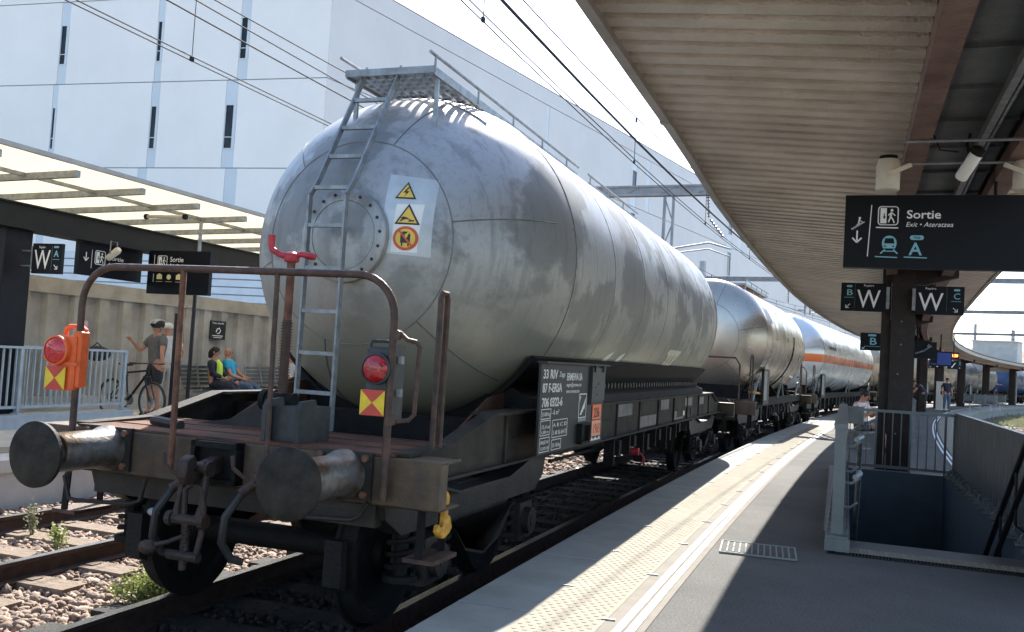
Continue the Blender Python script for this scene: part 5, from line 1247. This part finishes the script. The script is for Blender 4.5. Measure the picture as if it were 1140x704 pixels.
# graffiti and torn sticker on the shell, laid on the curved side
def side_patch(poly, mm, name, off=.006, par=None):
    """poly in (y along the tank, angle below the horizontal in degrees)"""
    m = MB(); n_ = len(poly); vs = []
    cy = sum(p[0] for p in poly)/n_; ca = sum(p[1] for p in poly)/n_
    pts = [(cy, ca)]+list(poly)
    for y, a in pts: rr_ = 1.418+off; vs.append((rr_*math.cos(R(a)), y, 2.62-rr_*math.sin(R(a))))
    m.add(vs, [(0, i+1, (i+1) % n_+1) for i in range(n_)]); return m.build(name, mm, par or ltank)
for y0 in (5.05, 5.6): 
    side_patch([(y0,50),(y0+.22,46),(y0+.52,32),(y0+.55,29),(y0+.36,31),(y0+.16,42)],'white_mark','chevron_mark')
    side_patch([(y0+.14,45),(y0+.3,40),(y0+.42,34),(y0+.28,38)],'sole_steel','chevron_shade',.011)
side_patch([(6.9,43),(7.25,39),(7.3,42),(7.1,47)],'label_black','sticker'); side_patch([(6.8,45),(7.15,37),(7.2,38.5),(6.9,46)],'white_mark','sticker',.010)
side_patch([(8.2,40),(8.6,24),(9.5,24),(9.45,29),(9.1,40),(9.0,36),(8.7,43),(8.65,37)],'graffiti','torn_sticker')
for k in range(3): side_patch([(8.75+k*.25,33),(8.80+k*.25,32.5),(8.92+k*.25,27),(8.87+k*.25,27.5)],'rust','brush_mark',.010)
for y0 in (9.9, 11.2):
    b = MB(); b.bx(1.206,1.212,y0,y0+.55,1.05,1.16); b.build('stencil_plate','sole_steel',lead)
# pale paint patches along the sole bar
for i, (y0, wd, z0, z1) in enumerate(((6.0,.8,1.2,1.34),(7.2,1.1,1.02,1.16),(8.6,.6,1.2,1.34),(9.6,.9,1.02,1.15),(10.6,.7,1.2,1.33),(12.1,.5,1.19,1.32))):
    b = MB(); b.bx(1.207,1.209,y0,y0+wd,z0,z1); b.build('paint_patch', mat('paint_patch', (.13,.125,.115), .6, 0, .35, 7), lead)
b = MB(); b.bx(1.209,1.211,10.1,10.6,1.06,1.13); b.build('stencil_mark','white_mark',lead)

specs = [(19.95,13.2,'polished',1.40,.82,'shiny brown-grey polished tank wagon of narrow rings, second in the train',2.6,.5),
 (33.2,22.2,'white',1.45,1.5,'white tank wagon with an orange stripe along its side',2.3,.8),
 (55.5,15.5,'cream',1.35,1.5,'dull grey-cream tank wagon behind the platform columns',2.6,.7),
 (71.1,15.6,'cream',1.42,1.5,'yellowish tank wagon beyond the standing person',2.6,.7),
 (86.8,15.0,'grey',1.40,1.5,'dark grey tank wagon with white figures on its side, far along the curve',2.6,.7),
 (101.9,15.0,'blue',1.42,1.5,'dark blue tank wagon at the far end of the visible train',2.6,.7),
 (117.0,15.0,'grey',1.40,1.5,'last distant grey tank wagon at the right edge, past the blue one',2.6,.7)]
for i, (s0, L, tk, Rr, rp, lab, yl, bl) in enumerate(specs):
    wv, tv, tmv = wagon('tank_wagon', s0, L, tk, Rr, rp, lab, False, 2.62 if i else 2.60, yl, bl, walk=(i in (0, 2, 4)))
    if tk == 'polished':
        b = MB(); b.add([(1.404*math.cos(R(a)), y, 2.6+1.404*math.sin(R(a))) for y in (3.0,3.9) for a in (18,26,34)], [(0,1,4,3),(1,2,5,4)]); b.build('dull_patch','galv',tv)
        b = MB(); b.tube([(1.46*math.cos(R(a)), 7.6-(40-a)*.008, 2.6+1.46*math.sin(R(a))) for a in range(10,-70,-5)],.02,6); b.build('strap','black_steel',tv)
        b = MB(); b.bar((1.15,2.2,1.35),(1.15,3.4,1.30),.16,.05); b.build('plank','yellow_worn',wv)
    if i == 1:
        for k, u in enumerate((3.6,4.1,4.6,5.1)):
            b = MB(); b.add([(1.458*math.cos(R(a)), y, 2.62+1.458*math.sin(R(a))) for y in (u,u+.32) for a in (9,14)], [(0,1,3,2)]); b.build('lettering','sign_dark',tv)
    if tk == 'grey' and i == 4:
        for k, u in enumerate((5.2,5.8,6.4)):
            b = MB(); b.add([(1.408*math.cos(R(a)), y, 2.62+1.408*math.sin(R(a))) for y in (u,u+.4) for a in (10,24)], [(0,1,3,2)]); b.build('lettering','white_mark',tv)

# ================================================================== PLANTS
def leafy(name, loc, h, wd, n, leafm, label, size=.02, stems=8, upright=.5):
    p = empty(name, loc, 0, label, 'plant'); m = MB(); sm = MB()
    tips = []
    for i in range(stems):
        a = rng.uniform(0, 6.28); r_ = rng.uniform(.15, 1)*wd; t = Vector((r_*math.cos(a), r_*math.sin(a), h*rng.uniform(.55, 1)*(1-.45*(r_/wd)**2)))
        b_ = Vector((t.x*.2, t.y*.2, 0)); mid = (b_+t)/2+Vector((t.x*.1, t.y*.1, h*.1)); sm.tube([b_, mid, t], [.005,.004,.002], 4); tips.append((b_, mid, t))
    for i in range(n):
        b_, mid, t = tips[i % len(tips)]; u = rng.uniform(.15, 1.0)**upright
        c = b_.lerp(mid, u*2) if u < .5 else mid.lerp(t, u*2-1); c = c+Vector(rng.normal(0, .028, 3)); c.z = max(.01, c.z)
        d = Vector(rng.normal(0, 1, 3)); d.z = abs(d.z)*.6; d.normalize(); e = d.cross(Vector(rng.normal(0,1,3))).normalized(); s_ = size*rng.uniform(.6, 1.3)
        m.add([c-e*s_*.15, c+d*s_*.6-e*s_*.42, c+d*s_*1.35, c+d*s_*.6+e*s_*.42], [(0,1,2,3)])
    sm.build('stem', 'stem', p); m.build('foliage', leafm, p); return p
leafy('shrub', (-4.74, 5.72, -.18), .26, .25, 2600, 'leaf', 'low bushy yellow-green weed clump in the ballast by the wagon', .020, 60)
leafy('weed', (-6.48, 6.62, -.19), .36, .06, 260, 'leaf', 'taller thin leafy weed standing between the rails, right of the other', .026, 6, .9)
leafy('weed', (-7.14, 6.98, -.19), .42, .09, 170, 'leaf_pale', 'pale spindly weed beside the far rail, leftmost', .024, 9, .9)
leafy('weed', (-5.5, 7.35, -.19), .45, .05, 120, 'leaf', 'slim weed climbing beside the wagon end in the empty track', .024, 4, .9)

# ================================================================== PEOPLE
def skin_obj(name, chains, mm, parent, sub=1):
    """chains: list of lists of (point, radius); chains sharing a point are joined"""
    vs = []; es = []; rs = []; idx = {}
    for ch in chains:
        prev = None
        for p, r in ch:
            k = tuple(round(c, 3) for c in p)
            if k not in idx: idx[k] = len(vs); vs.append(p); rs.append(r if isinstance(r, tuple) else (r, r))
            i = idx[k]
            if prev is not None and prev != i: es.append((prev, i))
            prev = i
    me = bpy.data.meshes.new(name); me.from_pydata(vs, es, []); o = bpy.data.objects.new(name, me); COL.objects.link(o)
    md = o.modifiers.new('s', 'SKIN'); md.use_smooth_shade = True
    for i, v in enumerate(me.skin_vertices[0].data): v.radius = rs[i]; v.use_root = (i == 0)
    o.modifiers.new('d', 'SUBSURF').levels = sub
    dg = bpy.context.evaluated_depsgraph_get(); m2 = bpy.data.meshes.new_from_object(o.evaluated_get(dg)); m2.materials.clear(); m2.materials.append(M(mm)); bpy.data.objects.remove(o)
    m2.polygons.foreach_set('use_smooth', [True]*len(m2.polygons))
    o = bpy.data.objects.new(name, m2); COL.objects.link(o); o.parent = parent; return o
def join_into(o, mb, k=None):
    bm = bmesh.new(); bm.from_mesh(o.data); me = bpy.data.meshes.new('t'); me.from_pydata(mb.v, [], mb.f); bm.from_mesh(me); bm.to_mesh(o.data); bm.free(); bpy.data.meshes.remove(me)
    o.data.polygons.foreach_set('use_smooth', [True]*len(o.data.polygons))
def V3(*a): return Vector(a)
def hand(mb, wrist, d, side, curl=.5, s=1):
    """palm and five bent fingers starting at the wrist, pointing along d"""
    d = Vector(d).normalized(); a = d.cross(Vector((0,1,0)))
    if a.length < .2: a = d.cross(Vector((1,0,0)))
    a.normalize(); nrm = a.cross(d); w = Vector(wrist)
    mb.tube([w, w+d*.03*s, w+d*.085*s], [.022*s,.036*s,.034*s], 8)
    for i, (off, L) in enumerate(((-.03,.072),(-.010,.08),(.011,.075),(.031,.06))):
        p0 = w+d*.075*s+a*off*s; p1 = p0+(d*.8+nrm*curl*.6)*L*.5*s; p2 = p1+(d*.4+nrm*curl*1.3)*L*.5*s; mb.tube([p0,p1,p2],[.0095*s,.009*s,.007*s],6)
    p0 = w+d*.02*s-a*side*.025*s; p1 = p0+(d*.5-a*side*.8)*.04*s; mb.tube([p0,p1,p1+(d*.9+nrm*.3)*.03*s],[.012*s,.010*s,.008*s],6)
def person(label, loc, rz, J, skin='skin', top=None, bottom=None, hair=None, extra=None, shoes='dark_cloth', build=1.0, curl=.5, topname='shirt', botname='trousers', arms_bare=True, legs_bare=False, look=0, group=None):
    """J: joints in metres, person faces +y"""
    p = empty('person', loc, rz, label, 'person', group)
    j = {k: Vector(v) for k, v in J.items()}; b = build
    hips = j['pelvis']; ch = j['chest']; nk = j['neck']; hd_ = j['head']
    up = (hd_-nk).normalized()
    chains = [[(tuple(hips), (.14*b,.11*b)), (tuple(hips.lerp(ch,.5)), (.135*b,.105*b)), (tuple(ch), (.15*b,.11*b)), (tuple(nk-up*.02), .07*b), (tuple(nk+up*.05), .052), (tuple(hd_-up*.055), (.06,.068)), (tuple(hd_), (.078,.094)), (tuple(hd_+up*.07), (.066,.08)), (tuple(hd_+up*.10), (.03,.04))]]
    for s_ in 'LR':
        chains.append([(tuple(ch), (.15*b,.11*b)), (tuple(j['sh'+s_]), .062*b), (tuple(j['sh'+s_].lerp(j['el'+s_],.5)), .050*b), (tuple(j['el'+s_]), .040), (tuple(j['el'+s_].lerp(j['wr'+s_],.35)), .040), (tuple(j['wr'+s_]), .026)])
        chains.append([(tuple(hips), (.14*b,.11*b)), (tuple(j['hi'+s_]), .095*b), (tuple(j['hi'+s_].lerp(j['kn'+s_],.5)), .080*b), (tuple(j['kn'+s_]), .056), (tuple(j['kn'+s_].lerp(j['an'+s_],.35)), .056), (tuple(j['an'+s_]), .036), (tuple(j['to'+s_]), .03)])
    body = skin_obj('body', chains, skin, p, 2)
    mb = MB(); q = Quaternion((0,0,1), look); f = q @ Vector((0,1,0)); f = (f-up*f.dot(up)).normalized(); sd = f.cross(up)
    for s_, k in (('L',-1),('R',1)): hand(mb, j['wr'+s_], j['wr'+s_]-j['el'+s_], k, curl)
    mb.tube([hd_+f*.088+up*.02, hd_+f*.112-up*.018, hd_+f*.10-up*.028], [.008,.015,.010], 6)   # nose
    for k in (-1,1): mb.ball(hd_+sd*k*.083-up*.005-f*.008, .026, 5, (.35,.7,1))               # ears
    mb.tube([hd_+f*.098-sd*.022-up*.052, hd_+f*.106-up*.05, hd_+f*.098+sd*.022-up*.052],[.004,.008,.004],6)
    join_into(body, mb)
    e = MB()
    for k in (-1,1): e.ball(hd_+f*.090+sd*k*.032+up*.012, .010, 5); e.tube([hd_+f*.097+sd*k*.018+up*.034,hd_+f*.096+sd*k*.048+up*.032],.004,4)
    e.build('eyes','hair_dark',p)
    if top:
        g_ = .016; c_ = [[(tuple(hips.lerp(ch,-.25)), (.165*b,.140*b)), (tuple(hips.lerp(ch,.5)), (.15*b+.0,.122*b)), (tuple(ch), (.165*b,.128*b)), (tuple(nk-up*.035), .078*b)]]
        for s_ in 'LR':
            sh, el, wr = j['sh'+s_], j['el'+s_], j['wr'+s_]
            cc = [(tuple(ch), (.165*b,.128*b)), (tuple(sh), .080*b), (tuple(sh.lerp(el,.62)), .070*b)]
            if not arms_bare: cc = cc[:2]+[(tuple(sh.lerp(el,.6)), .068*b),(tuple(el), .060),(tuple(el.lerp(wr,.85)), .042)]
            c_.append(cc)
        skin_obj(topname, c_, top, p, 2)
    if bottom:
        c_ = [[(tuple(hips.lerp(ch,.25)), (.150*b,.120*b)), (tuple(hips), (.155*b,.130*b))]]
        for s_ in 'LR':
            hi, kn, an = j['hi'+s_], j['kn'+s_], j['an'+s_]
            cc = [(tuple(hips), (.155*b,.128*b)), (tuple(hi), .112*b), (tuple(hi.lerp(kn,.5)), .098*b), (tuple(hi.lerp(kn,.88)), .088)]
            if not legs_bare: cc = cc[:3]+[(tuple(kn), .075),(tuple(kn.lerp(an,.5)), .066),(tuple(kn.lerp(an,.93)), .056)]
            c_.append(cc)
        skin_obj(botname, c_, bottom, p, 2)
    for s_ in 'LR':
        an, to = j['an'+s_], j['to'+s_]; dd = (to-an); dd.z = 0; dd.normalize(); base = Vector((an.x, an.y, to.z-.02))
        skin_obj('shoe', [[(tuple(base-dd*.06+Vector((0,0,.015))), .042), (tuple(base+dd*.04+Vector((0,0,.015))), .044), (tuple(base+dd*.15), .038), (tuple(base+dd*.20), .026)]], shoes, p, 1)
    c = hd_
    if hair == 'short' or hair == 'long' or hair == 'bun':
        m = MB(); m.ball(c+up*.035-f*.018, .095, 8, (.93,1.02,.92)); 
        if hair == 'long': m.tube([c-f*.05+up*.02, c-f*.075-up*.06, c-f*.08-up*.15],[.085,.082,.05],10)
        if hair == 'bun': m.ball(c-f*.10+up*.06, .045, 6)
        mm_ = m.build('hair','hair_dark',p,sharp=80)
    if hair == 'cap' or hair == 'darkcap':
        m = MB(); m.ball(c+up*.045-f*.005, .098, 8, (.95,1.05,.72)); m.prism([(c.x+.075*math.cos(R(a)), c.y+.06+.10*math.sin(R(a))) for a in range(0,181,20)], c.z+.055, c.z+.068, 'z')
        if abs(look) > .01:
            pass
        m.build('cap','white_cloth' if hair == 'cap' else 'hair_dark',p,sharp=80)
    if hair == 'helmet':
        m = MB(); m.ball(c+up*.055-f*.01, .118, 9, (.93,1.18,.72)); m.build('helmet','dark_cloth',p,sharp=80)
        m = MB()
        for k in (-2,-1,0,1,2):
            pts = [c+up*(.055+.088*math.cos(R(a))*(1-.05*abs(k)))+f*(.14*math.sin(R(a))-.01)+sd*(k*.034+.0) for a in range(-70,71,14)]
            m.tube([pp+up*.002 for pp in pts], .011, 6)
        m.build('helmet_ribs','light_cloth',p)
        m = MB(); m.tube([c+sd*.09+up*.02, c+sd*.06-up*.08, c+f*.03-up*.115, c-sd*.06-up*.08, c-sd*.09+up*.02], .005, 5); m.build('strap','hair_dark',p)
    return p
STAND = dict(pelvis=(0,0,.96), chest=(0,.0,1.28), neck=(0,0,1.50), head=(0,.02,1.63), shL=(-.18,0,1.42), elL=(-.25,-.02,1.14), wrL=(-.25,.06,.90), shR=(.18,0,1.42), elR=(.25,-.02,1.14), wrR=(.25,.06,.90),
  hiL=(-.09,0,.90), knL=(-.11,.02,.50), anL=(-.12,-.02,.10), toL=(-.13,.10,.04), hiR=(.09,0,.90), knR=(.11,.02,.50), anR=(.12,-.02,.10), toR=(.13,.10,.04))
SIT = dict(pelvis=(0,0,.55), chest=(0,-.04,.86), neck=(0,-.05,1.08), head=(0,-.02,1.21), shL=(-.18,-.03,1.0), elL=(-.24,.06,.76), wrL=(-.12,.26,.68), shR=(.18,-.03,1.0), elR=(.24,.06,.76), wrR=(.12,.26,.68),
  hiL=(-.09,.03,.52), knL=(-.12,.44,.52), anL=(-.12,.50,.10), toL=(-.13,.62,.04), hiR=(.09,.03,.52), knR=(.12,.44,.52), anR=(.12,.50,.10), toR=(.13,.62,.04))
# cyclist, facing the camera's left, one hand raised on his strap, the other on the handlebar side
person('man in a grey t-shirt, dark shorts and bicycle helmet standing behind a bicycle', (-11.9,14.15,LZ), R(165), {**STAND,
  'elL':(-.30,.10,1.17),'wrL':(-.36,.10,.95),'elR':(.32,.12,1.18),'wrR':(.34,.30,1.36)}, 'skin_tan','grey_cloth','dark_cloth','helmet',legs_bare=True,botname='shorts',build=1.08,look=.15)
person('man in a white shirt and white cap half hidden behind the cyclist', (-12.25,14.85,LZ), R(60), {**STAND, 'elR':(.34,.04,1.18),'wrR':(.22,.10,.98)}, 'skin_tan','white_cloth','light_cloth','cap',build=1.02)
person('seated woman in a dark jacket over a lime top, dark hair', (-12.42,16.62,LZ), R(-80), {**SIT,'anR':(.10,.72,.12),'toR':(.10,.84,.10),'anL':(-.06,.60,.10),'toL':(-.05,.72,.05)}, 'skin','navy_cloth','navy_cloth','long',topname='jacket',arms_bare=False,shoes='dark_cloth',look=.1)
person('seated bald man in a bright blue polo shirt and jeans', (-12.42,17.22,LZ), R(-72), {**SIT,'chest':(0,-.10,.85),'neck':(0,-.14,1.07),'head':(0,-.13,1.20),'shL':(-.18,-.10,1.0),'shR':(.18,-.10,1.0),'elR':(.22,.02,.74),'wrR':(.08,.24,.66),'knL':(-.16,.48,.52),'anL':(-.16,.72,.14),'toL':(-.16,.84,.12)}, 'skin_tan','cyan_cloth','jeans',None,topname='polo_shirt',build=1.06,look=-.5)
pw = person('seated person in a pale shirt and dark cap, seen past the brake spindle', (-12.42,19.35,LZ), R(-95), {**SIT,'chest':(0,.02,.86),'neck':(0,.08,1.06),'head':(0,.14,1.18)}, 'skin_tan','light_cloth','dark_cloth','darkcap',build=1.05)
m = MB(); m.prism([(-.07,.93),(.07,.93),(.05,1.06),(.02,1.09),(-.02,1.09),(-.05,1.06)], .0, .10, 'y')
# lime top under the jacket and a dark rucksack behind the railing
for o in list(bpy.data.objects):
    if o.get('label', '').startswith('seated woman in a dark jacket'):
        m = MB(); m.tube([(0,.065,.66),(0,.075,.80),(0,.070,.95),(0,.02,1.04)], [.085,.085,.075,.045], 10); m.build('top','lime_cloth',o,sharp=80)
bp_ = empty('rucksack', (-12.3, 13.1, LZ+.98), R(20), 'dark rucksack showing above the pale railing left of the cyclist', 'bag')
m = MB(); m.ball((0,0,.12),.17,8,(1.5,.8,.8)); m.build('body','dark_cloth',bp_,sharp=80); m = MB(); m.tube([(-.1,0,.22),(0,0,.31),(.1,0,.22)],.012,6); m.build('handle','dark_cloth',bp_)
# woman seated down the platform: phone in hand
person('woman in a pink and white top and patterned skirt sitting by the large brown column', (*C(.02,20.1),PZ), R(-120), {**SIT,'pelvis':(0,0,.48),'hiL':(-.09,.03,.46),'hiR':(.09,.03,.46),'knL':(-.1,.42,.46),'knR':(.1,.42,.48),'chest':(0,.0,.76),'shL':(-.17,.02,.88),'shR':(.17,.02,.88),'elL':(-.22,.12,.66),'elR':(.22,.12,.66),'wrR':(.06,.30,.74),'wrL':(-.06,.30,.72),'head':(0,.09,1.07),'neck':(0,.03,.95)}, 'skin_tan','pink_cloth','pattern_cloth','bun',legs_bare=True,botname='skirt',look=.2)
st = empty('bin_seat', (*C(-.02,20.1),PZ), R(-30), 'grey pedestal seat the woman sits on', 'seat')
m = MB(); m.bx(-.25,.25,-.22,.22,.33,.37); m.build('seat','rail_grey',st); m = MB(); m.bx(-.06,.06,-.06,.06,0,.33); m.bx(-.2,.2,-.2,.2,0,.02); m.build('leg','rail_grey',st)
m = MB(); m.bx(-.25,.25,-.24,-.21,.5,.85); m.bx(-.2,-.17,-.23,-.2,.4,.6); m.bx(.17,.2,-.23,-.2,.4,.6); m.build('backrest','rail_grey',st)
person('person standing far down the platform in a dark top, white sleeves and blue jeans', (*C(1.45,54),PZ), R(200), {**STAND}, 'skin','navy_cloth','jeans','short',build=1.05,arms_bare=True)
person('person leaning forward far down the platform between the brown columns', (*C(1.0,45),PZ), R(90), {**STAND,'chest':(0,.2,1.22),'neck':(0,.36,1.32),'head':(0,.46,1.40),'shL':(-.18,.28,1.30),'shR':(.18,.28,1.30),'elL':(-.24,.40,1.08),'elR':(.24,.40,1.08),'wrL':(-.14,.52,.95),'wrR':(.14,.52,.95)}, 'skin','navy_cloth','dark_cloth','short')

# bicycle
bk = empty('bicycle', (-11.12,13.20,LZ), math.atan2(.17,-.985), 'dark mountain bicycle held in front of the cyclist', 'bicycle')
# local +x runs from the front hub to the rear hub
WR = .34
def bwheel(x, rz=0):
    w_ = empty('wheel', (x,0,WR), rz); w_.parent = bk
    m = MB(); m.tube([((WR-.022)*math.cos(2*math.pi*k/40),0,(WR-.022)*math.sin(2*math.pi*k/40)) for k in range(40)],.022,8,closed=True); m.build('tyre','rubber',w_)
    m = MB(); m.tube([((WR-.05)*math.cos(2*math.pi*k/40),0,(WR-.05)*math.sin(2*math.pi*k/40)) for k in range(40)],.009,6,closed=True); m.build('rim','galv',w_)
    m = MB()
    for k in range(28): a = 2*math.pi*k/28; m.tube([(.02*math.cos(a+.8),(.02 if k%2 else -.02),.02*math.sin(a+.8)),((WR-.05)*math.cos(a),0,(WR-.05)*math.sin(a))],.0016,3)
    m.cyl((0,-.05,0),(0,.05,0),.018,n=10); m.build('spokes','galv',w_)
    m = MB(); m.lathe([(.08,.03),(.08,.034)],(0,0,0),'y',20); m.build('brake_disc','galv',w_)
    return w_
bwheel(0); bwheel(1.06)
m = MB()
m.tube([(.16,0,.92),(.18,0,.78)],.022,8); m.tube([(.17,0,.86),(.66,0,.80)],.018,8); m.tube([(.18,0,.79),(.62,0,.32)],.022,8); m.tube([(.62,0,.32),(.72,0,.92)],.016,8)
for sy in (-.05,.05): m.tube([(.62,sy*.6,.32),(1.06,sy,.34)],.011,6); m.tube([(.68,sy*.4,.76),(1.06,sy,.34)],.010,6)
m.build('frame','black_paint',bk)
m = MB()
for sy in (-.055,.055): m.tube([(.16,sy,.74),(.0,sy,WR)],.016,8)
m.bx(.13,.19,-.07,.07,.72,.76); m.build('fork','black_paint',bk)
m = MB(); m.tube([(.18,-.34,.98),(.12,-.15,.985),(.12,.15,.985),(.18,.34,.98)],.012,8); m.tube([(.15,0,.9),(.12,0,.99)],.016,8); m.build('handlebar','black_paint',bk)
for sy in (-1,1):
    m = MB(); m.tube([(.18,sy*.25,.98),(.195,sy*.36,.98)],.018,8); m.build('grip','rubber',bk)
m = MB(); m.prism([(.60,.93),(.66,.915),(.86,.93),(.87,.96),(.70,.955),(.60,.95)],-.05,.05,'y'); m.build('saddle','rubber',bk)
m = MB(); m.lathe([(.09,-.05),(.09,-.045)],(.62,0,.32),'y',20); m.bar((.62,-.07,.32),(.74,-.07,.20),.012,.025); m.bar((.62,.07,.32),(.50,.07,.44),.012,.025); m.bx(.70,.80,-.12,-.06,.18,.2); m.bx(.44,.54,.06,.12,.43,.45); m.build('crankset','galv',bk)
bpy.context.view_layer.update()
